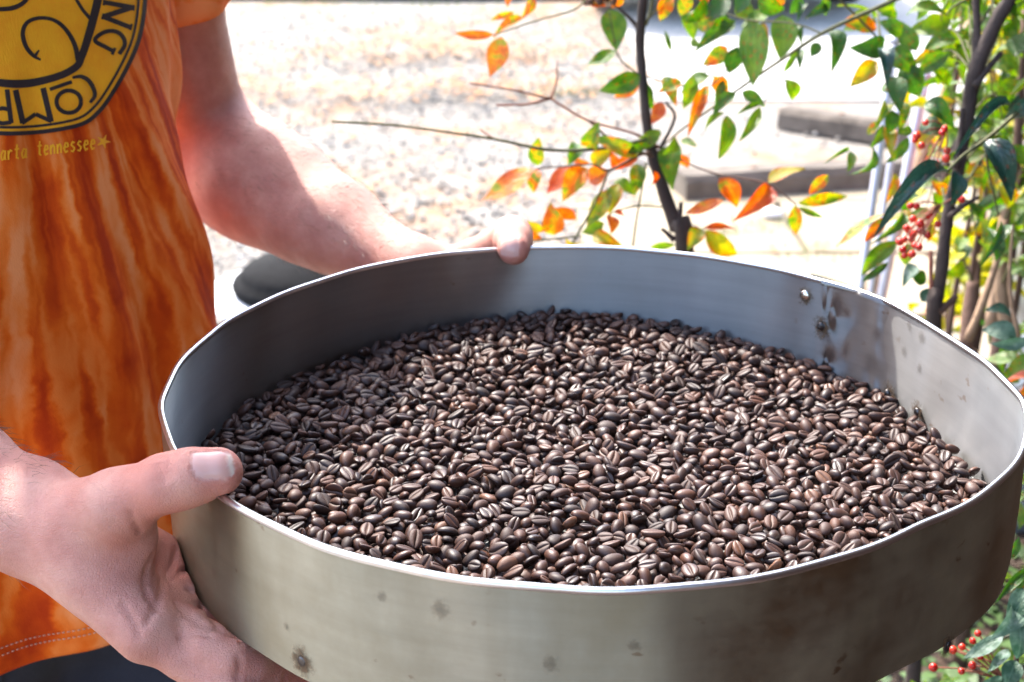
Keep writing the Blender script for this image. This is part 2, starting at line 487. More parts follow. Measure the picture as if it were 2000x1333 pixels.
for i in range(25):
    z0 = 0.05 + i * 0.2
    mb = MB(); mb.box((0.966, -3.2, z0), (0.988, EY - 0.03, z0 + 0.192), 0.004); mb.build('siding_board', M_WOOD, bd, False)
mb = MB(); mb.box((EX + 0.04, EY, 0.0), (1.9, EY + 0.12, 2.55)); mb.build('end_wall', M_RED, bd, False)
for i in range(6):
    x0 = EX + 0.045 + i * 0.15
    mb = MB(); mb.box((x0, EY - 0.022, 0.02), (x0 + 0.142, EY - 0.002, 2.5), 0.004); mb.build('red_board', M_RED, bd, False, label='red painted upright board')
# corrugated corner strip
v = []; f = []; nseg = 120
for i in range(nseg + 1):
    z = 2.5 * i / nseg
    off = 0.005 * math.sin(i * math.pi / 2)
    v += [(EX + off, EY - 0.028, z), (EX + 0.04, EY - 0.030 + off, z), (EX + off, EY + 0.12, z)]
for i in range(nseg):
    f += [(i * 3, i * 3 + 1, i * 3 + 4, i * 3 + 3), (i * 3 + 2, i * 3, i * 3 + 3, i * 3 + 5)]
obj('corner_strip', mesh_data('corner_strip', v, f, [M_GALV]), bd)
v = []; f = []
for i in range(61):
    x = 0.8 + i * 0.055; z = 5.45 + 0.012 * math.cos(i * math.pi / 1.5)
    v += [(x, -3.4, z - 0.12), (x, EY + 0.2, z - 0.12)]
f = [(2 * i, 2 * i + 2, 2 * i + 3, 2 * i + 1) for i in range(60)]
mb = MB(); mb.box((0.8, -3.4, 5.2), (4.4, EY + 0.2, 5.26)); rf = mb.build('roof', M_TIMB, bd, False)
obj('roof_sheet', mesh_data('roof_sheet', v, f, [M_GALV]), rf)

# dark boards out of view, added to darken the tray's outer wall reflection
dk = empty('reflection_floor', (0.5, -1.5, 0), kind='structure', label='unseen dark boards added to darken the tray reflection')
M_REFL_BOARD = simple('reflection_brown', (0.030, 0.016, 0.011), (0.075, 0.042, 0.030), 10, 0.7)
for i in range(11):
    x0 = -0.55 + i * 0.138
    mb = MB(); mb.box((x0, -3.2, 0.005), (x0 + 0.130, -0.15, 0.06), 0.004); mb.build('reflection_board', M_REFL_BOARD, dk, False)

# dark brown sheet painting shade on the ground along the workshop, under ground cover
M_SHADE_GROUND = simple('shade_brown', (0.020, 0.012, 0.008), (0.070, 0.040, 0.024), 45, 0.95, bs=0.8, bd=0.02, detail=8)
v = []; f = []; nbx, nby = 26, 44
for j in range(nby + 1):
    for i in range(nbx + 1):
        x = 0.26 + 0.70 * i / nbx; yb = 0.12 + 1.75 * j / nby; ed_ = min(i, nbx, j * 0.6, (nby - j) * 0.6) / 4
        v.append((x + .02 * math.sin(yb * 9), yb, 0.004 + .03 * min(1, max(0, ed_)) + random.uniform(0, .012)))
f = [(j * (nbx + 1) + i, j * (nbx + 1) + i + 1, (j + 1) * (nbx + 1) + i + 1, (j + 1) * (nbx + 1) + i) for j in range(nby) for i in range(nbx)]
obj('shade_ground', mesh_data('shade_ground', v, f, [M_SHADE_GROUND]), kind='structure', label='dark brown ground sheet painting shade under the right hand shrub')
V_ = []; F_ = []
for _ in range(2600):
    x = 0.30 + 0.62 * random.random(); yb = 0.2 + 1.55 * random.random()
    if random.random() < .25 and x < .5: continue
    a_ = random.uniform(0, 6.28); s = random.uniform(.018, .04); h = random.uniform(.03, .16); c, sn = math.cos(a_), math.sin(a_); k = len(V_); tl_ = random.uniform(-.5, .3)
    for (u, w_) in ((0, 0), (.5, .32), (1, 0), (.5, -.32)):
        V_.append((x + s * (u * c - w_ * sn), yb + s * (u * sn + w_ * c), h + s * u * tl_ + s * abs(w_) * .3))
    F_.append((k, k + 1, k + 2, k + 3))
obj('ground_cover', mesh_data('ground_cover', V_, F_, [simple('ground_cover_leaf', (0.025, 0.060, 0.012), (0.07, 0.13, 0.025), 9, 0.5, bs=0)]), kind='stuff', label='low green ground cover over the dark ground sheet')

# ================================================================== TRAY
WALL_H = 0.081
TRAY_Z0 = RIMZ - WALL_H
_rt = sorted([(-170, .2516), (-158.4, .2500), (-137.4, .2501), (-111.4, .2502), (-91.4, .2516), (-73.5, .2480), (-51.3, .2452), (-31.4, .2520), (-20, .2550), (-9, .2548), (-0.3, .2490), (7.5, .2456), (17.3, .2436), (21.9, .2451), (29.2, .2490), (39.6, .2475), (46.1, .2455), (59.3, .2480), (73.2, .2492), (92.1, .2513), (111.2, .2526), (137.2, .2504), (151.4, .2498), (165.2, .2485), (178.5, .2506)])
_ra = np.array([a for a, r in _rt]); _rr = np.array([r for a, r in _rt])
_ga = np.linspace(-180, 180, 721)
_gr = np.interp(_ga, np.concatenate([_ra - 360, _ra, _ra + 360]), np.tile(_rr, 3))
_ker = np.exp(-np.linspace(-2, 2, 13) ** 2); _ker /= _ker.sum()
_gr = np.convolve(np.concatenate([_gr[-7:-1], _gr, _gr[1:7]]), _ker, 'valid')
def rwall(th_deg):
    return np.interp((np.asarray(th_deg) + 180) % 360 - 180, _ga, _gr)

def steel(name, tint, film, film_amt, rough, spots):
    m, nt, b = mat(name); p = objco(nt)
    b.inputs['Metallic'].default_value = 1.0
    n1 = noise(nt, mapping(nt, p, (1, 1, 14)), 9, 5, 0.6)      # streaks along the sheet
    n2 = noise(nt, p, 13, 6, 0.65); n3 = noise(nt, p, 120, 3); n4 = noise(nt, mapping(nt, p, (1, 1, 0.15)), 26, 4)
    base = ramp(nt, n1.outputs[0], [(0.3, tuple(c * 0.86 for c in tint)), (0.7, tint)])
    f1 = ramp(nt, n2.outputs[0], [(0.38, (0, 0, 0)), (0.66, (1, 1, 1))])
    col = mix(nt, math_n(nt, 'MULTIPLY', f1.outputs[0], film_amt), base.outputs[0], film)
    col = mix(nt, math_n(nt, 'MULTIPLY', ramp(nt, n4.outputs[0], [(0.45, (0, 0, 0)), (0.7, (1, 1, 1))]).outputs[0], film_amt * 0.6), col, tuple(c * 0.7 for c in film))
    # small rust spots
    vo = N(nt, 'ShaderNodeTexNoise'); nt.links.new(mapping(nt, p, (1, 1, 1.4)), vo.inputs['Vector']); vo.inputs['Scale'].default_value = 75; vo.inputs['Detail'].default_value = 4
    sp = ramp(nt, vo.outputs[0], [(0.66, (0, 0, 0)), (0.72, (1, 1, 1))])
    n5 = noise(nt, p, 12, 2); gate = ramp(nt, n5.outputs[0], [(0.48, (0, 0, 0)), (0.60, (1, 1, 1))])
    sf = math_n(nt, 'MULTIPLY', math_n(nt, 'MULTIPLY', sp.outputs[0], gate.outputs[0]), spots)
    col = mix(nt, sf, col, (0.16, 0.085, 0.04))
    nt.links.new(col, b.inputs['Base Color'])
    # pale scuffs / oxide film make it partly dull
    met = math_n(nt, 'SUBTRACT', 1.0, math_n(nt, 'MULTIPLY', f1.outputs[0], film_amt * 0.55))
    nt.links.new(met, b.inputs['Metallic'])
    rr = N(nt, 'ShaderNodeMapRange'); rr.inputs['To Min'].default_value = rough - 0.07; rr.inputs['To Max'].default_value = rough + 0.16
    nt.links.new(n2.outputs[0], rr.inputs['Value']); nt.links.new(rr.outputs[0], b.inputs['Roughness'])
    b.inputs['Anisotropic'].default_value = 0.94
    b.inputs['Anisotropic Rotation'].default_value = 0.25
    tg = N(nt, 'ShaderNodeTangent', direction_type='RADIAL', axis='Z'); nt.links.new(tg.outputs[0], b.inputs['Tangent'])
    hb = math_n(nt, 'ADD', noise(nt, mapping(nt, p, (1, 1, 40)), 22, 3).outputs[0], math_n(nt, 'MULTIPLY', n3.outputs[0], 0.35))
    bump(nt, b, hb, 0.10, 0.0006)
    return m
M_STEEL_IN = steel('brushed_steel', (0.33, 0.33, 0.335), (0.21, 0.185, 0.14), 0.18, 0.37, 0.5)
M_STEEL_OUT = steel('oxidised_steel', (0.43, 0.385, 0.285), (0.26, 0.195, 0.10), 0.60, 0.45, 0.9)
M_RIMS = simple('rim_steel', (0.62, 0.62, 0.64), (0.72, 0.72, 0.74), 90, 0.28, 1.0, 0.05)
M_WELD = simple('weld_metal', (0.05, 0.045, 0.045), (0.14, 0.13, 0.125), 300, 0.35, 0.9, 0.6, 0.001)
M_BURN = simple('weld_scorch', (0.10, 0.055, 0.03), (0.24, 0.16, 0.09), 160, 0.7, 0.3, 0.0)
M_FLOOR = simple('tray_floor', (0.30, 0.30, 0.29), (0.42, 0.42, 0.41), 70, 0.7, 0.2, 0.1)

tray = empty('sifting_tray', (0, 0, TRAY_Z0), 'round shallow steel tray full of coffee beans held in both hands', 'tray')
def ring_mesh(name, th0, th1, prof, n, mats, slots, closed, dent=None):
    """prof: list of (dr, z); wall radius from rwall"""
    th = np.linspace(th0, th1, n + (0 if closed else 1), endpoint=not closed)
    r = rwall(th); a = np.radians(th)
    v = []; f = []; mi = []
    k = len(prof); nn = len(th)
    for i in range(nn):
        for dr, z in prof:
            rr = r[i] + dr + (dent(th[i], z) if dent else 0)
            v.append((rr * math.cos(a[i]), rr * math.sin(a[i]), z))
    for i in range(nn if closed else nn - 1):
        j = (i + 1) % nn
        for q in range(k - 1):
            f.append((i * k + q, j * k + q, j * k + q + 1, i * k + q + 1)); mi.append(slots[q])
    me = mesh_data(name, v, f, mats); me.polygons.foreach_set('material_index', mi)
    return me
zs = [TRAY_Z0 + WALL_H * t for t in (0, .25, .5, .75, .97)]
def wob(th, z):
    return 0.0006 * math.sin(math.radians(th) * 9 + 1) + 0.0004 * math.sin(math.radians(th) * 23 + z * 60)
prof = [(0.0, z) for z in zs] + [(-0.0016, z) for z in reversed(zs)]
me = ring_mesh('wall', -180, 180, [(0.0, z) for z in zs], 300, [M_STEEL_OUT], [0] * 4, True, wob)
obj('outer_wall', me, tray)
me = ring_mesh('wall', -180, 180, [(-0.0018, z) for z in reversed(zs)], 300, [M_STEEL_IN], [0] * 4, True, wob)
wall_in = obj('inner_wall', me, tray)
zt = RIMZ - WALL_H * 0.03
me = ring_mesh('rim', -180, 180, [(0.0005, zt - 0.0006), (0.0009, zt + 0.0010), (0.0004, RIMZ - 0.0003), (-0.0009, RIMZ), (-0.0022, RIMZ - 0.0003), (-0.0027, zt + 0.001), (-0.0023, zt - 0.0006)], 300, [M_RIMS], [0] * 6, True, wob)
obj('rim', me, tray)
th = np.linspace(-180, 180, 120, endpoint=False)
r = rwall(th) - 0.001
v = [(0, 0, TRAY_Z0 + 0.003)] + [(x * math.cos(rad(t)), x * math.sin(rad(t)), TRAY_Z0 + 0.003) for x, t in zip(r, th)] + [(0, 0, TRAY_Z0 + 0.0005)] + [(x * math.cos(rad(t)), x * math.sin(rad(t)), TRAY_Z0 + 0.0005) for x, t in zip(r, th)]
f = [(0, 1 + i, 1 + (i + 1) % 120) for i in range(120)] + [(121, 122 + (i + 1) % 120, 122 + i) for i in range(120)]
obj('floor', mesh_data('floor', v, f, [M_FLOOR], False), tray)
# lapped end of the sheet and dented inner patch
_dl = random.Random(2); _dk = [(_dl.uniform(29, 43), _dl.uniform(.01, .075), _dl.uniform(-1, 1), _dl.uniform(.6, 1.8), _dl.uniform(.004, .012)) for _ in range(34)]
def dents(th, z):
    return sum(.0006 * a_ * math.exp(-((th - t0) / w_) ** 2 - ((z - TRAY_Z0 - z0) / h_) ** 2) for t0, z0, a_, w_, h_ in _dk)
zz = [TRAY_Z0 + 0.002 + (WALL_H + 0.0015 - 0.002) * t for t in np.linspace(0, 1, 16)]
me = ring_mesh('lap', 12, 46.2, [(0.0008, z) for z in zz] + [(0.0022, z) for z in reversed(zz)], 60, [M_STEEL_OUT], [0] * 31, False)
for v_ in me.vertices:
    t_ = math.degrees(math.atan2(v_.co.y, v_.co.x)); v_.co.z = TRAY_Z0 + (v_.co.z - TRAY_Z0) * (1 - 0.035 * min(1, max(0, (45 - t_) / 16)))
obj('lapped_sheet', me, tray)
zz = [TRAY_Z0 + 0.004 + (WALL_H - 0.0045) * t for t in np.linspace(0, 1, 22)]
me = ring_mesh('patch', 28.6, 43.6, [(-0.0020, zz[-1] + 0.0004)] + [(-0.0029, z) for z in reversed(zz)] + [(-0.0020, zz[0])], 60, [M_STEEL_IN], [0] * 23, False, lambda t, z: dents(t, z) * min(1, (43.6 - t) / 3 + 0.15, (t - 28.6) / 3 + .1) + .0010 * max(0, 1 - (t - 28.6) / 3))
obj('patch_plate', me, tray, label='dented patch plate welded inside the wall')
def onwall(x, y, rr, far=True):
    d = ray(x, y)
    for _ in range(6):
        a_ = d[0] ** 2 + d[1] ** 2; b_ = CAM[0] * d[0] + CAM[1] * d[1]; c_ = CAM[0] ** 2 + CAM[1] ** 2 - rr ** 2
        D = max(b_ * b_ - a_ * c_, 0); t = (-b_ + (1 if far else -1) * math.sqrt(D)) / a_
        p = CAM + t * d
    return p
def blob(name, p, size, m, flat=0.5, parent=None, lumps=3, seed=0):
    rr = random.Random(seed); mb = MB()
    nrm = Vector((-p[0], -p[1], 0)).normalized()
    bm = bmesh.new()
    for i in range(lumps):
        off = Vector((rr.uniform(-.5, .5), rr.uniform(-.2, .2), rr.uniform(-.6, .6))) * size * (0 if lumps == 1 else 0.8)
        s = size * (1 if lumps == 1 else rr.uniform(.5, .75))
        Mt = Matrix.Translation(Vector(p) + off) @ nrm.to_track_quat('Z', 'Y').to_matrix().to_4x4() @ Matrix.Diagonal((s, s, s * flat, 1))
        bmesh.ops.create_uvsphere(bm, u_segments=12, v_segments=8, radius=1, matrix=Mt)
    me = bpy.data.meshes.new(name); bm.to_mesh(me); bm.free(); me.materials.append(m)
    me.polygons.foreach_set('use_smooth', np.ones(len(me.polygons), dtype=bool))
    return obj(name, me, parent)
def scorch_mat(amt=.9):
    m, nt, b = mat('scorch_film')
    r_ = N(nt, 'ShaderNodeAttribute', attribute_name='fade').outputs['Fac']
    n = noise(nt, objco(nt), 330, 5, .7)
    f_ = math_n(nt, 'SUBTRACT', math_n(nt, 'ADD', math_n(nt, 'MULTIPLY', n.outputs[0], 1.7), -.05), r_)
    al = ramp(nt, f_, [(.05, (0, 0, 0)), (.55, (1, 1, 1))]); c = ramp(nt, r_, [(0, (.045, .03, .02)), (.4, (.14, .085, .045)), (1, (.30, .21, .12))])
    nt.links.new(c.outputs[0], b.inputs['Base Color']); b.inputs['Roughness'].default_value = .6; b.inputs['Metallic'].default_value = .4
    tr = N(nt, 'ShaderNodeBsdfTransparent'); mx = N(nt, 'ShaderNodeMixShader'); nt.links.new(math_n(nt, 'MULTIPLY', al.outputs[0], amt), mx.inputs[0]); nt.links.new(tr.outputs[0], mx.inputs[1]); nt.links.new(b.outputs[0], mx.inputs[2]); nt.links.new(mx.outputs[0], nt.nodes['Material Output'].inputs['Surface'])
    return m
M_SCORCH = scorch_mat(); M_RUST = scorch_mat(.26)
def scorch(p, size, parent, dr, name='scorch'):
    th0 = math.atan2(p[1], p[0]); v = []; f = []; fa = []
    R_, K_ = 5, 20
    for i in range(R_ + 1):
        for k in range(K_):
            a_ = 2 * math.pi * k / K_; t = th0 + size * i / R_ * math.cos(a_) / .248; rr = float(rwall(math.degrees(t))) + dr + wob(math.degrees(t), p[2])
            v.append((rr * math.cos(t), rr * math.sin(t), p[2] + size * 1.15 * i / R_ * math.sin(a_))); fa.append(i / R_)
    for i in range(R_):
        for k in range(K_): f.append((i * K_ + k, i * K_ + (k + 1) % K_, (i + 1) * K_ + (k + 1) % K_, (i + 1) * K_ + k))
    me = mesh_data(name, v, f, [M_SCORCH]); at = me.attributes.new('fade', 'FLOAT', 'POINT'); at.data.foreach_set('value', np.array(fa, dtype=np.float32))
    return obj(name, me, parent)
def wall_r_at(x, y, dr, far=True):
    p = onwall(x, y, 0.247, far)
    for _ in range(3):
        p = onwall(x, y, float(rwall(math.degrees(math.atan2(p[1], p[0])))) + dr, far)
    return p
for i, (x, y, s, lumps) in enumerate([(1603, 640, 0.0042, 5), (1736, 771, 0.0045, 5), (1792, 806, 0.004, 5)]):
    p = wall_r_at(x, y, -0.0042); w = blob('weld', p, s, M_WELD, 0.7, tray, lumps, i)
    scorch(wall_r_at(x, y, -0.0046), s * 2.6, w, -0.0046)
rv = blob('rivet', wall_r_at(1572, 577, -0.0022), 0.0040, simple('rivet_steel', (0.75, 0.72, 0.66), (0.85, 0.82, 0.75), 50, 0.22, 1.0, 0), 0.55, tray, 1)
scorch(wall_r_at(1572, 579, -0.0022), 0.0085, rv, -0.0022)
for x, y, s in [(1777, 636, .0045), (1766, 686, .005), (1800, 660, .006), (1797, 720, .006)]:
    scorch(wall_r_at(x, y, -0.0022), s, tray, -0.0022, 'weld_mark').data.materials[0] = M_RUST
for x, y, s in [(590, 1292, .0055), (1848, 1264, .005)]:
    w = blob('weld', wall_r_at(x, y, 0.0002, False), s * 0.8, M_WELD, 0.3, tray, 4, 5)
    scorch(wall_r_at(x, y, 0.0004, False), s * 1.9, w, 0.0004)
for x, y, s in [(745, 1165, .0035), (860, 1192, .006), (1240, 1262, .004), (560, 1225, .0025), (1075, 1300, .005)]:
    scorch(wall_r_at(x, y, 0.0004, False), s * 1.2, tray, 0.0004, 'rust_spot').data.materials[0] = M_RUST

# ================================================================== BEANS
def bean_mesh(seed):
    r = random.Random(seed)
    a, b, h = 0.0055 * r.uniform(.84, 1.12), 0.0042 * r.uniform(.88, 1.10), 0.0033 * r.uniform(.9, 1.1)
    ss = [-1, -.92, -.72, -.4, 0, .4, .72, .92, 1]
    tf = [-1, -.8, -.42, -.085, 0, .085, .42, .8, 1]
    td = [.75, .4, 0, -.4, -.75]
    wig = r.uniform(-.5, .5); bend = r.uniform(-.22, .22)
    v = []; chaff = []; idx = {}
    egg = r.uniform(-.2, .2)
    def hw(s): return b * math.sqrt(max(0, 1 - s * s)) * (1 + egg * s)
    for i, s in enumerate(ss):
        w = hw(s)
        for j, t in enumerate(tf):
            if i in (0, len(ss) - 1) and j > 0: continue
            y = w * t; e = math.sqrt(max(0, 1 - s * s))
            z = 0.30 * h * math.sqrt(max(0, 1 - t * t)) * e
            ch = 0
            if j == 4: z -= 0.0016 * e + 0.0003; y += wig * b * .25 * math.sin(3 * s); ch = 1
            if j in (3, 5): z -= 0.0002; y += wig * b * .25 * math.sin(3 * s) ; ch = 0.25
            idx[(0, i, j)] = len(v); v.append((a * s, y + bend * b * s * s, z)); chaff.append(ch)
        if 0 < i < len(ss) - 1:
            for j, t in enumerate(td):
                ang = math.asin(t)
                e = math.sqrt(max(0, 1 - s * s))
                idx[(1, i, j)] = len(v); v.append((a * s, w * t * 1.02 + bend * b * s * s, -h * math.sqrt(1 - t * t) * e ** 0.8)); chaff.append(0)
    n = len(ss); f = []
    def F(i, j): return idx[(0, i, 0)] if i in (0, n - 1) else idx[(0, i, j)]
    def D(i, j):   # j 0..6 : edge, 5 dome, edge (t from +1 to -1)
        if i in (0, n - 1): return idx[(0, i, 0)]
        if j == 0: return idx[(0, i, 8)]
        if j == 6: return idx[(0, i, 0)]
        return idx[(1, i, j - 1)]
    for i in range(n - 1):
        for j in range(8):
            q = [F(i, j), F(i + 1, j), F(i + 1, j + 1), F(i, j + 1)]
            f.append(tuple(dict.fromkeys(q)))
        for j in range(6):
            q = [D(i, j), D(i + 1, j), D(i + 1, j + 1), D(i, j + 1)]
            f.append(tuple(dict.fromkeys(q)))
    return np.array(v), f, np.array(chaff, dtype=np.float32), (a, b, (h * 1.3) / 2, -0.35 * h)
def bean_mat(name, per_object):
    m, nt, b = mat(name)
    if per_object: rv_ = N(nt, 'ShaderNodeObjectInfo').outputs['Random']
    else: rv_ = N(nt, 'ShaderNodeAttribute', attribute_name='tone').outputs['Fac']
    ch = N(nt, 'ShaderNodeAttribute', attribute_name='chaff').outputs['Fac']
    c = ramp(nt, rv_, [(0, (0.022, 0.0085, 0.0058)), (0.35, (0.046, 0.0175, 0.0112)), (0.75, (0.074, 0.028, 0.0165)), (0.97, (0.11, 0.043, 0.024)), (1, (0.18, 0.078, 0.040))])
    p = geopos(nt); n = noise(nt, p, 420, 4, 0.65)
    c2 = mix(nt, math_n(nt, 'MULTIPLY', n.outputs[0], 0.5), c.outputs[0], (0.02, 0.010, 0.006))
    w = N(nt, 'ShaderNodeTexWhiteNoise', noise_dimensions='1D'); nt.links.new(rv_, w.inputs['W'])
    gate = ramp(nt, w.outputs['Value'], [(0.6, (0.0, 0.0, 0.0)), (1.0, (1, 1, 1))])
    c3 = mix(nt, math_n(nt, 'MULTIPLY', math_n(nt, 'POWER', ch, 1.5), gate.outputs[0]), c2, (0.17, 0.085, 0.038))
    nt.links.new(c3, b.inputs['Base Color'])
    rr = N(nt, 'ShaderNodeMapRange'); rr.inputs['To Min'].default_value = 0.42; rr.inputs['To Max'].default_value = 0.64
    nt.links.new(w.outputs['Value'], rr.inputs['Value']); nt.links.new(rr.outputs[0], b.inputs['Roughness'])
    b.inputs['IOR'].default_value = 1.5
    bump(nt, b, n.outputs[0], 0.35, 0.0004)
    return m
M_BEAN = bean_mat('roasted_bean', False); M_BEAN1 = bean_mat('roasted_bean_single', True)
VAR = [bean_mesh(100 + i) for i in range(12)]
def bean_level(x, y):
    return RIMZ - 0.0675 + 0.0105 * np.exp(-(x ** 2 / 0.016 + (y - 0.25) ** 2 / 0.012)) + 0.003 * np.exp(-((x + .02) ** 2 + (y + .05) ** 2) / 0.03) - 0.004 * np.exp(-((x - .25) ** 2 + (y - .05) ** 2) / 0.012) + 0.0015 * np.sin(x * 31 + 1) * np.sin(y * 27)
def drop_beans():
    res = 0.001; G = 520; org = -0.26
    gx = org + (np.arange(G) + 0.5) * res
    X, Y = np.meshgrid(gx, gx, indexing='ij')
    T = bean_level(X, Y)
    th = np.degrees(np.arctan2(Y, X)); inside = np.hypot(X, Y) < rwall(th) - 0.002
    H = np.maximum(TRAY_Z0 + 0.003, T - 0.0150); H[~inside] = RIMZ
    need = inside.sum() * res * res
    K = 8; lx = (np.arange(-K, K + 1)) * res; LX, LY = np.meshgrid(lx, lx, indexing='ij')
    out = []
    rr = np.random.default_rng(11)
    NB = 16000
    U = rr.random((NB, 8, 2))
    for n in range(NB):
        vi = int(rr.integers(0, 12)); a, b, c, zo = VAR[vi][3]
        sc = rr.uniform(0.80, 1.14)
        yaw = rr.uniform(0, 2 * math.pi); q = rr.random()
        best = None
        tries = 8 if n > 3000 else 4
        for k in range(tries):
            R_ = 0.246 * math.sqrt(U[n, k, 0]); A = 2 * math.pi * U[n, k, 1]
            i = int((R_ * math.cos(A) - org) / res); j = int((R_ * math.sin(A) - org) / res)
            if not (inside[i, j]): continue
            s_ = H[i - 3:i + 4, j - 3:j + 4].max() - T[i, j]
            if best is None or s_ < best[0]: best = (s_, i, j)
        if best is None or best[0] > 0.0035: continue
        _, i, j = best
        gxs = (H[i + 3, j] - H[i - 3, j]) / (6 * res); gys = (H[i, j + 3] - H[i, j - 3]) / (6 * res)
        gxs = max(-.8, min(.8, gxs)); gys = max(-.8, min(.8, gys))
        tilt = Matrix.Rotation(math.atan(gys) * 0.7, 3, 'X') @ Matrix.Rotation(-math.atan(gxs) * 0.7, 3, 'Y')
        flip = 0.0 if q < 0.46 else math.pi
        roll = rr.normal(0, 0.28) if q < 0.9 else rr.choice([-1, 1]) * rr.uniform(0.7, 1.4)
        Rm = tilt @ Matrix.Rotation(yaw, 3, 'Z') @ Matrix.Rotation(rr.normal(0, 0.16), 3, 'Y') @ Matrix.Rotation(flip + roll, 3, 'X')
        Rn = np.array(Rm)
        Ai = Rn @ np.diag([1 / (a * sc) ** 2, 1 / (b * sc) ** 2, 1 / (c * sc) ** 2]) @ Rn.T
        # solve quadratic for z
        B = Ai[0, 2] * LX + Ai[1, 2] * LY; Cc = Ai[0, 0] * LX ** 2 + 2 * Ai[0, 1] * LX * LY + Ai[1, 1] * LY ** 2 - 1
        D = B * B - Ai[2, 2] * Cc; ok = D > 0
        sq = np.sqrt(np.where(ok, D, 0)); zl = (-B - sq) / Ai[2, 2]; zt_ = (-B + sq) / Ai[2, 2]
        Hp = H[i - K:i + K + 1, j - K:j + K + 1]
        if Hp.shape != LX.shape: continue
        zc = np.where(ok, Hp - zl, -9).max() - 0.0007
        if zc > T[i, j] + 0.0045: continue
        H[i - K:i + K + 1, j - K:j + K + 1] = np.where(ok, np.maximum(Hp, zc + zt_), Hp)
        off = Rn @ np.array([0, 0, -zo * sc])
        out.append((vi, sc, Rm, np.array([gx[i], gx[j], zc]), i, j, zt_, ok))
    vis = []
    for o in out:
        vi, sc, Rm, p, i, j, zt_, ok = o
        Hp = H[i - K:i + K + 1, j - K:j + K + 1]
        fr = ((p[2] + zt_ >= Hp - 0.0003) & ok).sum() / max(1, ok.sum())
        vis.append(fr)
    return out, np.array(vis)
beans, bvis = drop_beans()
# the 300 that show largest: in front, uncovered, not hidden by the near wall
cand = []
for k, o in enumerate(beans):
    p = o[3]; d = CAM - p; t = (RIMZ - p[2]) / d[2]; q = p + d * t
    if bvis[k] < 0.02: continue
    if math.hypot(q[0], q[1]) > float(rwall(math.degrees(math.atan2(q[1], q[0])))) - 0.006: continue
    x, y, Z = proj(p)
    if not (20 < x < 1985): continue
    if 255 < x < 480 and 860 < y < 1000: continue
    if bvis[k] > 0.6: cand.append((Z, k))
cand.sort(); single = set(k for _, k in cand[:300])
bean_me = []
for i, (v, f, ch, dims) in enumerate(VAR):
    v2 = v - np.array([0, 0, dims[3]])
    me = mesh_data('coffee_bean', v2, f, [M_BEAN1]); at = me.attributes.new('chaff', 'FLOAT', 'POINT'); at.data.foreach_set('value', ch)
    bean_me.append((me, v2, f, ch))
AV = []; AF3 = []; AC = []; AT = []; nv = 0
brand = random.Random(5)
for k, (vi, sc, Rm, p, i, j, zt_, ok) in enumerate(beans):
    if k in single:
        o = bpy.data.objects.new('coffee_bean', bean_me[vi][0]); COL.objects.link(o)
        o.matrix_world = Matrix.Translation(p) @ Rm.to_4x4() @ Matrix.Scale(sc, 4)
        tag(o, 'dark roasted coffee bean on top of the heap at the near side of the tray', 'coffee bean', 'coffee beans at the near side of the tray')
    elif bvis[k] > 0.02:
        _, v2, f, ch = bean_me[vi]
        Rn = np.array(Rm)
        AV.append((v2 * sc) @ Rn.T + p)
        for q in f:
            AF3.append((q[0] + nv, q[1] + nv, q[2] + nv))
            if len(q) == 4: AF3.append((q[0] + nv, q[2] + nv, q[3] + nv))
        AC.append(ch); AT.append(np.full(len(v2), brand.random(), dtype=np.float32)); nv += len(v2)
me = fast_mesh('coffee_beans', np.concatenate(AV), np.array(AF3), [M_BEAN])
at = me.attributes.new('chaff', 'FLOAT', 'POINT'); at.data.foreach_set('value', np.concatenate(AC))
at = me.attributes.new('tone', 'FLOAT', 'POINT'); at.data.foreach_set('value', np.concatenate(AT))
obj('coffee_beans', me, None, label='heap of dark roasted coffee beans filling the steel tray', cat='coffee beans', kind='stuff')
print('beans', len(beans), 'single', len(single), 'tris', len(AF3))

# ================================================================== PERSON
def V3(*a): return np.array(a, dtype=np.float64)
def unit(v): v = np.asarray(v, float); return v / np.linalg.norm(v)
FN = unit(V3(.80, -.60, 0)); FW = V3(.60, .80, 0)         # chest faces FN, his left is FW
TC = V3(-.472, .262, 0)                                   # torso axis

def rcone(P, a, b, r1, r2):
    ba = b - a; l2 = ba @ ba; rr = r1 - r2; a2 = l2 - rr * rr; il2 = 1 / l2
    pa = P - a; y = pa @ ba; z = y - l2
    x2 = ((pa * l2 - y[:, None] * ba) ** 2).sum(1); y2 = y * y * l2; z2 = z * z * l2
    k = np.sign(rr) * rr * rr * x2
    out = (np.sqrt(x2 * a2 * il2) + y * rr) * il2 - r1
    c1 = np.sign(z) * a2 * z2 > k; c2 = np.sign(y) * a2 * y2 < k
    out = np.where(c2, np.sqrt(x2 + y2) * il2 - r1, out)
    return np.where(c1, np.sqrt(x2 + z2) * il2 - r2, out)
def ell(P, c, ax, r):
    """ellipsoid with axes rows ax"""
    q = (P - c) @ np.asarray(ax).T; r = np.asarray(r)
    k0 = np.linalg.norm(q / r, axis=1); k1 = np.linalg.norm(q / (r * r), axis=1) + 1e-12
    return k0 * (k0 - 1) / k1
def smin(a, b, k):
    h = np.maximum(k - np.abs(a - b), 0) / k
    return np.minimum(a, b) - h * h * k * 0.25
def smax(a, b, k): return -smin(-a, -b, k)

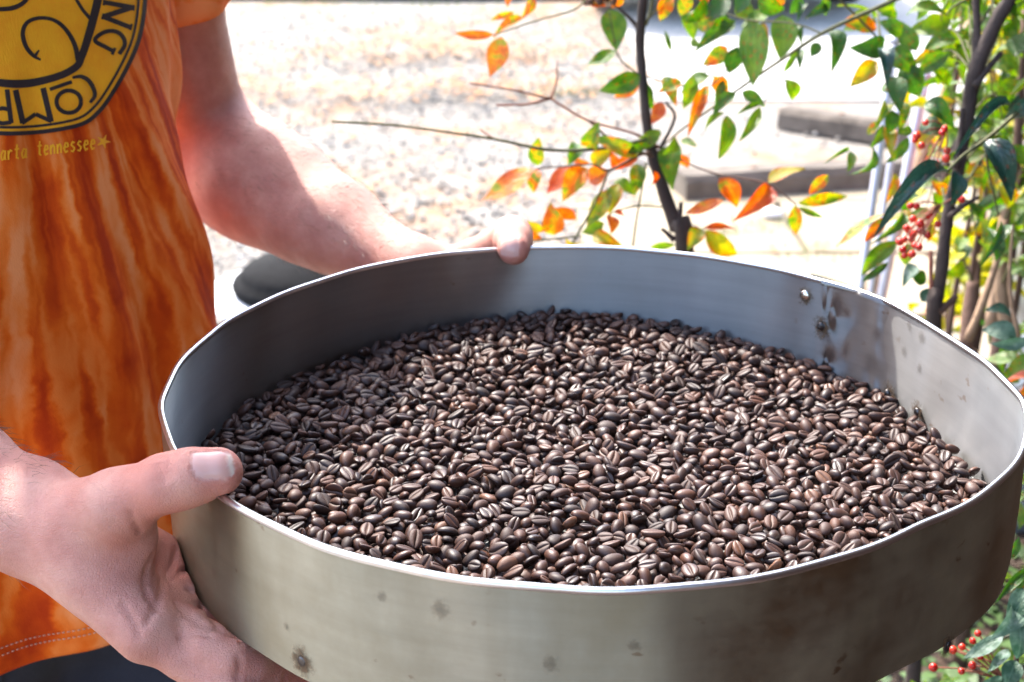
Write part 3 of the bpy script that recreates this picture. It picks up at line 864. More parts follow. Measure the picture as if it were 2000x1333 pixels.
class Grp:
    def __init__(s, k): s.k = k; s.pr = []
    def cone(s, a, b, r1, r2): s.pr.append(('c', V3(*a), V3(*b), r1, r2)); return s
    def chain(s, pts, rs):
        for i in range(len(pts) - 1): s.cone(pts[i], pts[i + 1], rs[i], rs[i + 1])
        return s
    def ell(s, c, ax, r): s.pr.append(('e', V3(*c), np.asarray(ax, float), np.asarray(r, float))); return s
    def bounds(s):
        lo = np.full(3, 9.); hi = np.full(3, -9.)
        for p in s.pr:
            if p[0] == 'c':
                for q, r in ((p[1], p[3]), (p[2], p[4])): lo = np.minimum(lo, q - r); hi = np.maximum(hi, q + r)
            else: lo = np.minimum(lo, p[1] - p[3].max()); hi = np.maximum(hi, p[1] + p[3].max())
        return lo, hi
    def __call__(s, P):
        d = None
        for p in s.pr:
            e = rcone(P, *p[1:]) if p[0] == 'c' else ell(P, *p[1:])
            d = e if d is None else smin(d, e, s.k)
        return d

class Sdf:
    """ordered groups: (group, blend k, mode) mode + union, - subtraction"""
    def __init__(s): s.g = []
    def add(s, grp, k=0.004, mode='+'): s.g.append((grp, k, mode, grp.bounds() if isinstance(grp, Grp) else None)); return grp
    def __call__(s, P):
        lo = P.min(0); hi = P.max(0); d = np.full(len(P), 0.5)
        for grp, k, mode, bb in s.g:
            if bb is not None and ((lo > bb[1] + 0.05).any() or (hi < bb[0] - 0.05).any()):
                continue
            e = grp(P)
            d = smin(d, e, k) if mode == '+' else smax(d, -e, k)
        return d
def surface_nets(sdf, lo, hi, h, B=16):
    lo = np.asarray(lo, float); nb = np.ceil((np.asarray(hi) - lo) / (h * B)).astype(int)
    NX = nb * B + 2
    cells = []; pos = []; edges = []
    # coarse candidate blocks
    ib = np.stack(np.meshgrid(*[np.arange(n) for n in nb], indexing='ij'), -1).reshape(-1, 3)
    ctr = lo + (ib + 0.5) * h * B
    dc = np.concatenate([sdf_far(sdf, ctr[i:i + 4000]) for i in range(0, len(ctr), 4000)])
    act = ib[np.abs(dc) < h * B * 0.95]
    li = np.stack(np.meshgrid(*[np.arange(B + 1)] * 3, indexing='ij'), -1)
    corner = np.array([(i, j, k) for i in (0, 1) for j in (0, 1) for k in (0, 1)])
    for b in act:
        g = (li + b * B); P = lo + g.reshape(-1, 3) * h
        D = sdf(P).reshape(B + 1, B + 1, B + 1)
        if D.min() > 0 or D.max() < 0: continue
        S = D < 0
        acc = np.zeros((B, B, B, 3)); cnt = np.zeros((B, B, B))
        for ax in range(3):
            sl0 = [slice(None)] * 3; sl1 = [slice(None)] * 3; sl0[ax] = slice(0, B); sl1[ax] = slice(1, B + 1)
            A = D[tuple(sl0)]; Bd = D[tuple(sl1)]; X = S[tuple(sl0)] != S[tuple(sl1)]
            t = np.where(X, A / (A - Bd + 1e-20), 0)
            base = np.stack(np.meshgrid(*[np.arange(n) for n in A.shape], indexing='ij'), -1).astype(float)
            base[..., ax] += t
            o1, o2 = [a for a in range(3) if a != ax]
            for u in (0, 1):
                for w in (0, 1):
                    s_ = [slice(None)] * 3; s_[ax] = slice(0, B); s_[o1] = slice(u, u + B); s_[o2] = slice(w, w + B)
                    Xs = X[tuple(s_)]; acc += np.where(Xs[..., None], base[tuple(s_)], 0); cnt += Xs
            # faces: edges whose both transverse indices within block [0,B)
            s_ = [slice(None)] * 3; s_[ax] = slice(0, B); s_[o1] = slice(0, B); s_[o2] = slice(0, B)
            ii = np.argwhere(X[tuple(s_)])
            if len(ii):
                sg = S[tuple(s_)][tuple(ii.T)]
                edges.append(np.concatenate([ii + b * B, np.full((len(ii), 1), ax), sg[:, None].astype(int)], 1))
        cc = np.argwhere(cnt > 0)
        p = acc[tuple(cc.T)] / cnt[tuple(cc.T)][:, None]
        cells.append(cc + b * B); pos.append(lo + (p + b * B) * h)
    cells = np.concatenate(cells); pos = np.concatenate(pos); E = np.concatenate(edges)
    key = lambda c: ((c[:, 0] + 1) * (NX[1] + 2) + c[:, 1] + 1) * (NX[2] + 2) + c[:, 2] + 1
    kk = key(cells); od = np.argsort(kk); ks = kk[od]
    quads = []
    for ax in range(3):
        e = E[E[:, 3] == ax]; c = e[:, :3]; o1, o2 = [(1, 2), (2, 0), (0, 1)][ax]
        q = []
        for u, w in ((0, 0), (-1, 0), (-1, -1), (0, -1)):
            cc = c.copy(); cc[:, o1] += u; cc[:, o2] += w; kq = key(cc)
            ix = np.clip(np.searchsorted(ks, kq), 0, len(ks) - 1); good = ks[ix] == kq
            q.append(np.where(good, od[ix], -1))
        q = np.stack(q, 1); s_ = e[:, 4] == 1; q[~s_] = q[~s_][:, ::-1]
        quads.append(q[(q >= 0).all(1)])
    return pos, np.concatenate(quads)
def sdf_far(sdf, P):
    d = np.full(len(P), 9.0)
    for grp, k, mode, bb in sdf.g:
        if mode == '+': d = np.minimum(d, grp(P))
    return d
def grad(sdf, P, e=0.0006):
    g = np.zeros_like(P)
    for k in ((1, -1, -1), (-1, -1, 1), (-1, 1, -1), (1, 1, 1)):
        k = np.array(k, float); g += k * sdf_pts(sdf, P + k * e)[:, None]
    return g / (4 * e)
def sdf_pts(sdf, P, B=3000):
    # spatially coherent order keeps culling useful
    od = np.lexsort((np.floor(P[:, 2] / .06), np.floor(P[:, 1] / .06), np.floor(P[:, 0] / .06)))
    d = np.empty(len(P))
    for i in range(0, len(P), B):
        s_ = od[i:i + B]; d[s_] = sdf(P[s_])
    return d
def relax(sdf, P, it=2):
    for _ in range(it):
        d = sdf_pts(sdf, P); g = grad(sdf, P); gg = (g * g).sum(1)
        st = (d / np.maximum(gg, 0.2))[:, None] * g
        n = np.linalg.norm(st, axis=1); lim = 0.005
        st *= np.minimum(1, lim / (n + 1e-9))[:, None]
        P = P - st
    return P

# ---- skeleton (world metres) -------------------------------------------------------
SH_L = TC + FW * .185 + V3(0, 0, 1.375); SH_R = TC - FW * .185 + V3(0, 0, 1.375)
EL_L = W(408, 300, 1.315); WR_L = W(815, 535, 1.175)
WR_R = W(45, 1008, .775); EL_R = W(-500, 748, .84)
B = Sdf()
core = Grp(0.05)
core.cone(TC + FW * .13 + V3(0, 0, 1.37), TC - FW * .13 + V3(0, 0, 1.37), .065, .065)
core.cone(TC + V3(0, 0, 1.33), TC + V3(0, 0, 1.22), .09, .085)
core.cone(TC + V3(0, 0, 1.38) - FN * .01, TC + V3(0, 0, 1.48) + FN * .02, .062, .056)
core.cone(SH_L, SH_L * .9 + EL_L * .1, .062, .056); core.cone(SH_R, SH_R * .9 + EL_R * .1, .062, .056)
B.add(core, .02)
HC = TC + FN * .055 + V3(0, 0, 1.605)
HF = unit(FN + V3(.1, -.1, -.35)); HR = unit(np.cross(HF, V3(0, 0, 1))); HU = np.cross(HR, HF)
head = Grp(0.03)
hp = lambda f, r, u: HC + HF * f + HR * r + HU * u
head.ell(hp(-.012, 0, .03), [HF, HR, HU], (.098, .077, .088))
head.ell(hp(.03, 0, -.045), [HF, HR, HU], (.062, .060, .075))
head.cone(hp(.07, 0, -.085), hp(.02, 0, -.075), .026, .05)
head.cone(hp(.075, -.03, .022), hp(.075, .03, .022), .018, .018)
B.add(head, .03)
nose = Grp(.008); nose.cone(hp(.088, 0, .005), hp(.108, 0, -.028), .009, .013); nose.cone(hp(.095, -.012, -.032), hp(.095, .012, -.032), .008, .008)
nose.cone(hp(.083, -.018, -.062), hp(.083, .018, -.062), .009, .009); nose.cone(hp(.081, -.015, -.072), hp(.081, .015, -.072), .008, .008)
B.add(nose, .01)
for s in (-1, 1):
    e = Grp(.004); e.ell(hp(-.012, s * .078, -.008), [HF, HR, HU], (.022, .008, .034)); B.add(e, .006)
    e = Grp(.004); e.ell(hp(.086, s * .033, .0), [HF, HR, HU], (.016, .018, .012)); B.add(e, .012, '-')
    e = Grp(.004); e.ell(hp(.070, s * .033, .0), [HF, HR, HU], (.013, .014, .012)); B.add(e, .004)

def arm(sh, el, wr, up, sc=1.0):
    g = Grp(.03)
    d = unit(el - sh); f = unit(wr - el)
    g.chain([sh, sh + (el - sh) * .45, el], [.056 * sc, .049 * sc, .041 * sc])
    side = unit(np.cross(d, f))
    m1 = el + (wr - el) * .24
    g.chain([el, m1, el + (wr - el) * .62, wr], [.041 * sc, .0455 * sc, .037 * sc, .0275 * sc])
    return g
# far arm (his left)
gL = arm(SH_L, EL_L, WR_L, None, .95)
fL = unit(WR_L - EL_L)
gL.cone(EL_L + CU * .022 + fL * .02, EL_L + fL * .12 + CU * .018, .030, .030)
gL.cone(EL_L - CU * .030 + fL * .03, EL_L + fL * .12 - CU * .018, .026, .026)
B.add(gL, .02)
# near arm (his right): the wrist is wider than thick, seen broad side on
gR = Grp(.018)
fR = unit(WR_R - EL_R); sR = unit(np.cross(fR, -CF)); 
gR.chain([SH_R, SH_R + (EL_R - SH_R) * .5, EL_R], [.056, .049, .042])
for s in (-1, 1):
    gR.chain([EL_R + sR * s * .004, EL_R + fR * .07 + sR * s * .007, EL_R + fR * .16 + sR * s * .008, WR_R - fR * .005 + sR * s * .009], [.036, .0335, .0262, .0182])
B.add(gR, .02)

# ---- near hand (his right) ----
hand = Grp(.016)
def Q(x, y, z): return W(x, y, z)
CMC = Q(135, 1012, .758)
MCPt = Q(232, 984, .734); IPt = Q(322, 944, .718); TIPt = Q(424, 918, .716)
MC = [Q(350, 1112, .800), Q(356, 1172, .780), Q(332, 1216, .758), Q(286, 1234, .742)]      # index .. little knuckles (palm side seen)
palm_r = [.0125, .0135, .0135, .0125]
for i, (m_, r_) in enumerate(zip(MC, palm_r)):
    st = WR_R + fR * .008 + sR * (-.012 + .008 * i) * (-1 if False else 1)
    st = Q(75, 975 + 24 * i, .773)
    hand.cone(st, m_, .0165, r_)
hand.chain([Q(85, 1058, .768), Q(180, 1114, .752), MC[3]], [.0165, .0150, .0125])         # ulnar edge
hand.chain([CMC, MCPt], [.0195, .0165])                                               # thenar
hand.ell(Q(205, 1050, .748), [CR, CU, CF], (.027, .021, .013))
hand.cone(Q(205, 1015, .748), Q(305, 1095, .792), .010, .009)                       # web
B.add(hand, .022)
th_ = Grp(.007)
th_.chain([MCPt, Q(280, 962, .725), IPt, Q(372, 930, .716), TIPt], [.0155, .0132, .0136, .0127, .0110])
th_.cone(Q(355, 948, .719), Q(432, 926, .719), .0105, .0095)                          # pad
B.add(th_, .012)
fing = [
    ([MC[0], Q(425, 1208, .800), Q(505, 1268, .825), Q(566, 1304, .868)], [.0125, .0105, .0095, .0085]),
    ([MC[1], Q(452, 1250, .785), Q(540, 1296, .815), Q(600, 1326, .845)], [.0132, .0110, .0100, .0088]),
    ([MC[2], Q(446, 1290, .742), Q(548, 1334, .772), Q(640, 1362, .800)], [.0134, .0126, .0112, .0096]),
    ([MC[3], Q(392, 1310, .742), Q(480, 1374, .735), Q(560, 1400, .755)], [.0120, .0102, .0092, .0082]),
]
for pts, rs in fing:
    g = Grp(.004); pp = smooth_path(pts, 3); rr_ = np.interp(np.linspace(0, 1, len(pp)), np.linspace(0, 1, len(rs)), rs)
    g.chain(pp, list(rr_)); B.add(g, .0032)
# ---- far hand (his left): thumb hooked over the far rim ----
hf = Grp(.016)
MCPl = W(925, 512, 1.165); IPl = W(1000, 462, 1.128); TIPl = W(1003, 487, 1.087)
hf.cone(WR_L, W(880, 548, 1.175), .026, .020); hf.cone(W(880, 548, 1.175), MCPl, .020, .0165)
hf.cone(W(870, 590, 1.185), W(960, 640, 1.18), .022, .016); hf.cone(W(905, 560, 1.185), W(1010, 600, 1.18), .020, .015)
hf.cone(W(860, 610, 1.18), W(930, 690, 1.165), .020, .014)
B.add(hf, .02)
tl = Grp(.006); tl.chain([MCPl, W(962, 486, 1.150), IPl, W(1002, 472, 1.105), TIPl], [.0165, .0145, .0152, .0142, .0120]); B.add(tl, .010)
for i, (x, y) in enumerate([(1010, 600), (1000, 632), (960, 660), (930, 690)]):
    g = Grp(.004); a0 = W(x, y, 1.165); a1 = V3(-.035 + .0 * i + x * 0, 0, 0); a1 = V3(a0[0] + .022, a0[1] - .035, .948); a2 = a1 + V3(.012, -.026, -.002); a3 = a2 + V3(.008, -.022, .002)
    g.chain([a0, a1, a2, a3], [.0128, .0112, .0100, .0090]); B.add(g, .006)
# ---- the tray presses into the skin ----
class TrayCut:
    def __call__(s, P):
        r = np.hypot(P[:, 0], P[:, 1]); R_ = rwall(np.degrees(np.arctan2(P[:, 1], P[:, 0])))
        dz = np.maximum(TRAY_Z0 - P[:, 2], P[:, 2] - RIMZ)
        wall = np.maximum(np.abs(r - R_ + 0.001) - 0.0026, dz)
        flo = np.maximum(r - R_, np.maximum(TRAY_Z0 - 0.0006 - P[:, 2], P[:, 2] - TRAY_Z0 - 0.004))
        return np.minimum(wall, flo)
B.add(TrayCut(), .0015, '-')
# ---- creases ----
def crease(pts, r=.0011, k=.0022):
    g = Grp(.001); pp = smooth_path([np.asarray(p) for p in pts], 4); g.chain(pp, [r] * len(pp)); B.add(g, k, '-')
def on_skin(x, y, z0, guess):
    """first hit of the pixel ray with the body near depth guess"""
    d = ray(x, y); z = guess - .06
    for _ in range(60):
        v = B(np.array([CAM + d * z, CAM + d * z + 1e-5]))[0]
        z += v * 0.8
        if abs(v) < 1e-4: break
    return CAM + d * z
def skin_line(pix, guess=.74, r=.0011, k=.0024):
    crease([on_skin(x, y, 0, guess) for x, y in pix], r, k)
LINES = [
    ([(368, 1150), (392, 1180), (420, 1215), (452, 1240)], .0014), ([(330, 1135), (352, 1120), (366, 1105)], .0010), ([(255, 1000), (262, 1020), (275, 1042)], .0008), ([(240, 1180), (262, 1215), (272, 1245)], .0009),
    ([(300, 1085), (285, 1120), (287, 1160), (310, 1190)], .0012), ([(318, 1130), (312, 1165), (298, 1195), (284, 1222)], .0012),
    ([(345, 1180), (372, 1205), (400, 1225), (432, 1232)], .0011), ([(352, 1245), (385, 1238), (410, 1242)], .0010),
    ([(466, 1288), (470, 1305), (464, 1325)], .0011), ([(345, 1075), (338, 1100), (325, 1125)], .0010),
    ([(310, 905), (318, 925), (322, 940)], .0007), ([(326, 902), (332, 918), (334, 930)], .0006), ([(560, 1318), (556, 1328), (558, 1338)], .0009),
]
for ln, r_ in LINES: skin_line(ln, .74, r_)
# ---- thumb nails ----
def nail_frame(ctr, along, out):
    along = unit(along); out = unit(out - along * (out @ along)); return ctr, along, np.cross(along, out), out
NA = nail_frame(on_skin(412, 902, 0, .73), W(448, 893, .714) - W(372, 912, .714), -CF * .7 + CU * .75)
NB_ = nail_frame(on_skin(995, 476, 0, 1.09), TIPl - IPl, CU * .8 - CF * .6)
class NailGroove:
    def __init__(s, fr, L, Wd): s.fr = fr; s.L = L; s.W = Wd
    def __call__(s, P):
        c, a, w, n = s.fr; q = P - c; x = q @ a; y = q @ w; z = q @ n
        # rounded-rectangle outline, a thin groove around it at the sides and base
        dx = np.abs(x + .0) - s.L * .5 + .003; dy = np.abs(y) - s.W * .5 + .003
        d = np.sqrt(np.maximum(dx, 0) ** 2 + np.maximum(dy, 0) ** 2) + np.minimum(np.maximum(dx, dy), 0) - .003
        g = np.sqrt(d * d + np.minimum(np.abs(z + (y * y) * 40), .004) ** 2 * .25) - .0006
        return np.where(x > s.L * .42, .01, np.maximum(g, np.abs(z) - .008))
    def inside(s, P):
        c, a, w, n = s.fr; q = P - c; x = q @ a; y = q @ w; z = q @ n
        dx = np.abs(x) - s.L * .5 + .003; dy = np.abs(y) - s.W * .5 + .003
        d = np.sqrt(np.maximum(dx, 0) ** 2 + np.maximum(dy, 0) ** 2) + np.minimum(np.maximum(dx, dy), 0) - .003
        return np.where((np.abs(z) < .009), -d, -1), x
nails = [NailGroove(NA, .0195, .0138), NailGroove(NB_, .0165, .0145)]

lo = np.minimum.reduce([SH_R, EL_R, WR_R, SH_L, Q(560, 1400, .755)]) - .09; hi = np.maximum.reduce([HC + V3(.15, .15, .15), W(1160, 600, 1.05), EL_L]) + .07
bp, bq = surface_nets(B, lo, hi, 0.0038)
bp = relax(B, bp, 1)
# finer mesh on the hand in front and both thumbs
bm = bmesh.new(); bv_ = [bm.verts.new(p) for p in bp]
for q in bq:
    try: bm.faces.new([bv_[i] for i in q])
    except ValueError: pass
bm.verts.ensure_lookup_table()
def near_hand(c):
    x, y, Z = proj(np.array(c))
    return (20 < x < 640 and 840 < y < 1345 and Z < .92) or (930 < x < 1060 and 420 < y < 520)
sel = [f for f in bm.faces if near_hand(f.calc_center_median())]
ed = list({e for f in sel for e in f.edges})
old = len(bm.verts)
bmesh.ops.subdivide_edges(bm, edges=ed, cuts=1, use_grid_fill=True, smooth=0.0)
bmesh.ops.recalc_face_normals(bm, faces=bm.faces[:])
bm.verts.index_update()
P = np.array([v.co for v in bm.verts]); ch_ = np.array([near_hand(p) for p in P]); P[ch_] = relax(B, P[ch_], 2)
for nl in nails:                                  # nail fold: a shallow groove round the plate, the plate itself flattened
    nr = np.where(np.linalg.norm(P - nl.fr[0], axis=1) < .02)[0]
    gg = grad(B, P[nr]); gg /= np.linalg.norm(gg, axis=1)[:, None] + 1e-9
    ins, xx = nl.inside(P[nr]); face = np.clip((gg @ nl.fr[3] - .1) / .3, 0, 1)
    dsp = -.00055 * np.exp(-(ins / .0007) ** 2) + .0004 * np.exp(-((ins + .0016) / .0012) ** 2) * (xx < nl.L * .3)
    P[nr] += gg * (dsp * face * (ins > -.004))[:, None]
for v, p in zip(bm.verts, P): v.co = p
me = bpy.data.meshes.new('body'); bm.to_mesh(me); bm.free()
me.polygons.foreach_set('use_smooth', np.ones(len(me.polygons), dtype=bool))
# nail mask + redness as vertex attributes
P = np.empty(len(me.vertices) * 3); me.vertices.foreach_get('co', P); P = P.reshape(-1, 3)
nm = np.zeros(len(P)); ntip = np.zeros(len(P)); flush = np.zeros(len(P))
for nl in nails:
    i_, x_ = nl.inside(P); near = np.linalg.norm(P - nl.fr[0], axis=1) < .022
    nm = np.maximum(nm, np.where(near, np.clip(i_ / .0007, 0, 1), 0)); ntip = np.maximum(ntip, np.where(near & (i_ > 0), np.clip((x_ - nl.L * .36) / .001, 0, 1), 0))
for c, s in [(TIPt, .016), (IPt, .018), (Q(450, 1290, .77), .03), (Q(300, 1130, .79), .03), (Q(540, 1320, .78), .03), (TIPl, .014), (IPl, .016), (Q(220, 1040, .775), .03)]:
    flush = np.maximum(flush, np.exp(-((P - c) ** 2).sum(1) / s ** 2))
for nme, arr in (('nail', nm), ('nail_tip', ntip), ('flush', flush)):
    at = me.attributes.new(nme, 'FLOAT', 'POINT'); at.data.foreach_set('value', arr.astype(np.float32))
def skin_mat():
    m, nt, b = mat('skin'); p = objco(nt)
    n1 = noise(nt, p, 28, 5, 0.6); n2 = noise(nt, p, 160, 4, 0.6); n3 = noise(nt, p, 900, 3, 0.7)
    c = ramp(nt, n1.outputs[0], [(0.28, (0.42, 0.150, 0.110)), (0.5, (0.53, 0.235, 0.180)), (0.72, (0.63, 0.335, 0.255))])
    c2 = mix(nt, math_n(nt, 'MULTIPLY', ramp(nt, n2.outputs[0], [(0.45, (0, 0, 0)), (0.75, (1, 1, 1))]).outputs[0], 0.35), c.outputs[0], (0.46, 0.20, 0.135))
    fl = N(nt, 'ShaderNodeAttribute', attribute_name='flush').outputs['Fac']
    c3 = mix(nt, math_n(nt, 'MULTIPLY', fl, 0.75), c2, (0.60, 0.19, 0.135))
    na = N(nt, 'ShaderNodeAttribute', attribute_name='nail').outputs['Fac']; ntp = N(nt, 'ShaderNodeAttribute', attribute_name='nail_tip').outputs['Fac']
    cn = mix(nt, ntp, (0.60, 0.34, 0.285), (0.74, 0.60, 0.50))
    c4 = mix(nt, na, c3, cn)
    nt.links.new(c4, b.inputs['Base Color'])
    r = N(nt, 'ShaderNodeMapRange'); r.inputs['To Min'].default_value = 0.52; r.inputs['To Max'].default_value = 0.28; nt.links.new(na, r.inputs['Value']); nt.links.new(r.outputs[0], b.inputs['Roughness'])
    b.inputs['Subsurface Weight'].default_value = 0.25; b.inputs['Subsurface Radius'].default_value = (1.0, 0.35, 0.2); b.inputs['Subsurface Scale'].default_value = 0.006
    vo = N(nt, 'ShaderNodeTexVoronoi', feature='DISTANCE_TO_EDGE'); vo.inputs['Scale'].default_value = 620; nt.links.new(mapping(nt, p, (1, 1, 1)), vo.inputs['Vector'])
    w2 = noise(nt, mapping(nt, p, (.5, 1, 1.6)), 190, 6, 0.7, 1.6)
    hh = math_n(nt, 'ADD', math_n(nt, 'MULTIPLY', ramp(nt, vo.outputs['Distance'], [(0.0, (0, 0, 0)), (0.12, (1, 1, 1))]).outputs[0], 0.5), w2.outputs[0])
    hh = math_n(nt, 'MULTIPLY', hh, math_n(nt, 'SUBTRACT', 1.0, math_n(nt, 'MULTIPLY', na, 0.95)))
    bump(nt, b, hh, 0.6, 0.0009)
    return m
M_SKIN = skin_mat(); me.materials.append(M_SKIN)
person = empty('person', (TC[0], TC[1], 0), 'man in orange tie-dye shirt and dark jeans holding the steel tray with both hands', 'person')
obj('body', me, person)
# arm hair: fine strands on both forearms
def hairs():
    v = []; f = []
    hr = random.Random(9)
    for (a, b_, n) in ((EL_R, WR_R + fR * .01, 1400), (EL_L, WR_L, 1500)):
        ax = unit(b_ - a); u = unit(np.cross(ax, V3(.2, .3, 1))); w = np.cross(ax, u); pts = []
        for _ in range(n):
            t = hr.uniform(.15, 1.0); an = hr.uniform(0, 6.283); pts.append(a + (b_ - a) * t + (u * math.cos(an) + w * math.sin(an)) * .05)
        pts = relax(B, np.array(pts), 14) ; g = grad(B, pts); d = sdf_pts(B, pts)
        for p, gg, dd in zip(pts, g, d):
            if abs(dd) > .001 or np.linalg.norm(gg) < .3: continue
            if (gg @ CF) < 0 and (gg @ CU) < -.2: continue
            L = hr.uniform(.006, .013); nn_ = unit(gg); dr = unit(ax * .8 + nn_ * .45 + V3(hr.gauss(0, .25), hr.gauss(0, .25), hr.gauss(0, .25)))
            sd = unit(np.cross(dr, CF)) * .00009; k = len(v)
            m_ = p + dr * L * .5; e_ = p + dr * L * .9 + ax * L * .25 - nn_ * L * .12
            v += [p - sd, p + sd, m_ + sd * .8, m_ - sd * .8, e_]; f += [(k, k + 1, k + 2, k + 3), (k + 3, k + 2, k + 4)]
    return mesh_data('arm_hair', v, f, [simple('hair_brown', (0.10, 0.05, 0.025), (0.18, 0.10, 0.05), 50, 0.5, bs=0)])
obj('arm_hair', hairs(), person, kind='stuff')
# head hair
hs = Sdf(); hg = Grp(.03); hg.ell(hp(-.02, 0, .045), [HF, HR, HU], (.102, .084, .088)); hg.ell(hp(-.05, 0, -.01), [HF, HR, HU], (.062, .076, .075)); hs.add(hg, .01)
cut = Grp(.01); cut.ell(hp(.11, 0, -.03), [HF, HR, HU], (.075, .10, .085)); hs.add(cut, .015, '-')
p_, q_ = surface_nets(hs, HC - .16, HC + .18, .005); p_ = relax(hs, p_, 1)
mh = simple('head_hair', (0.035, 0.02, 0.012), (0.08, 0.045, 0.025), 90, 0.55, bs=0.8, bd=0.004); obj('hair', fast_mesh('hair', p_, q_, [mh]), person)
eyem, nt, b = mat('eye'); b.inputs['Base Color'].default_value = (.6, .58, .55, 1); b.inputs['Roughness'].default_value = .15
irm, nt, b = mat('iris'); b.inputs['Base Color'].default_value = (.05, .03, .02, 1); b.inputs['Roughness'].default_value = .15
for s in (-1, 1):
    bm = bmesh.new(); bmesh.ops.create_uvsphere(bm, u_segments=16, v_segments=12, radius=.0125, matrix=Matrix.Translation(Vector(hp(.0735, s * .033, .0))) @ Vector(HF).to_track_quat('Z', 'Y').to_matrix().to_4x4())
    me2 = bpy.data.meshes.new('eye'); bm.to_mesh(me2); bm.free(); me2.materials.append(eyem); me2.materials.append(irm)
    for pl in me2.polygons:
        pl.use_smooth = True
        if (pl.center - Vector(hp(.0735, s * .033, .0))).normalized().dot(Vector(HF)) > .9: pl.material_index = 1
    obj('eye', me2, person)
print('body verts', len(me.vertices))

# ---- trousers and shoes -------------------------------------------------------------
J = Sdf(); jg = Grp(.06)
hip = lambda s, u, f: TC + FW * s + FN * f + V3(0, 0, u)
jg.cone(hip(.085, .88, -.005), hip(-.085, .88, -.005), .125, .125)
jg.cone(hip(.10, .80, -.01), hip(-.10, .80, -.01), .115, .115)
for s in (-1, 1):
    jg.chain([hip(s * .095, .84, 0), hip(s * .115, .50, .02), hip(s * .125, .10, -.01)], [.105, .082, .075])
J.add(jg, .02)
cutf = Grp(.01); cutf.cone(hip(.3, -.06, 0), hip(-.3, -.06, 0), .12, .12); J.add(cutf, .01, '-')
p_, q_ = surface_nets(J, TC + V3(-.36, -.36, .02), TC + V3(.36, .36, 1.1), .008); p_ = relax(J, p_, 1)
n_ = np.sin(p_[:, 2] * 60 + p_[:, 0] * 40) * np.sin(p_[:, 1] * 50) * .002
M_DENIM, nt, b = mat('dark_denim')
pp = objco(nt); n1 = noise(nt, pp, 14, 4); n2 = noise(nt, mapping(nt, pp, (1, 1, .25)), 700, 3)
c = ramp(nt, n1.outputs[0], [(0.3, (0.010, 0.013, 0.024)), (0.7, (0.028, 0.034, 0.058))]); c2 = mix(nt, math_n(nt, 'MULTIPLY', n2.outputs[0], .4), c.outputs[0], (0.05, 0.055, 0.08))
nt.links.new(c2, b.inputs['Base Color']); b.inputs['Roughness'].default_value = .85; bump(nt, b, n2.outputs[0], .4, .001)
jeans = obj('jeans', fast_mesh('jeans', p_ + n_[:, None], q_, [M_DENIM]), person)
# side seam
def surf_line(sdf, pts, off=.0015):
    P_ = relax(sdf, np.array(pts), 30); g = grad(sdf, P_); g /= np.linalg.norm(g, axis=1)[:, None] + 1e-9
    return P_ + g * off
for s in (.06, -.10):
    ln = surf_line(J, [hip(s + .05 * t, .86 - .7 * t, .16) for t in np.linspace(0, 1, 30)], .002)
    mb = MB(); mb.tube(ln, .0022, 6); mb.build('seam', M_DENIM, jeans)
ln = surf_line(J, [hip(.02 + .10 * t, .855 - .10 * t * t, .16) for t in np.linspace(0, 1, 16)], .002); mb = MB(); mb.tube(ln, .0018, 6); mb.build('pocket_edge', M_DENIM, jeans)
M_SHOE = simple('brown_leather', (0.06, 0.03, 0.015), (0.11, 0.06, 0.03), 30, 0.5); M_SOLE = simple('rubber_sole', (0.02, 0.02, 0.02), (0.04, 0.04, 0.04), 30, 0.8)
for s in (-1, 1):
    S_ = Sdf(); sg = Grp(.03); sg.chain([hip(s * .125, .07, -.05), hip(s * .125, .065, .02), hip(s * .135, .05, .15)], [.045, .046, .038]); S_.add(sg, .01)
    c_ = hip(s * .13, 0, .05); p_, q_ = surface_nets(S_, c_ + V3(-.25, -.25, .0), c_ + V3(.25, .25, .2), .006); p_[:, 2] = np.maximum(p_[:, 2], .024)
    sh = obj('shoe', fast_mesh('shoe', p_, q_, [M_SHOE]), person)
    mb = MB(); pts = [c_ + FN * (.115 * math.cos(a_) + .0) * (1.0) + FW * (.045 * math.sin(a_)) for a_ in np.linspace(0, 2 * math.pi, 25)[:-1]]
    v = [(p[0], p[1], z) for z in (0.0, .026) for p in pts]; f = [(i, (i + 1) % 24, 24 + (i + 1) % 24, 24 + i) for i in range(24)] + [tuple(range(23, -1, -1)), tuple(range(24, 48))]
    obj('sole', mesh_data('sole', v, f, [M_SOLE], False), sh)

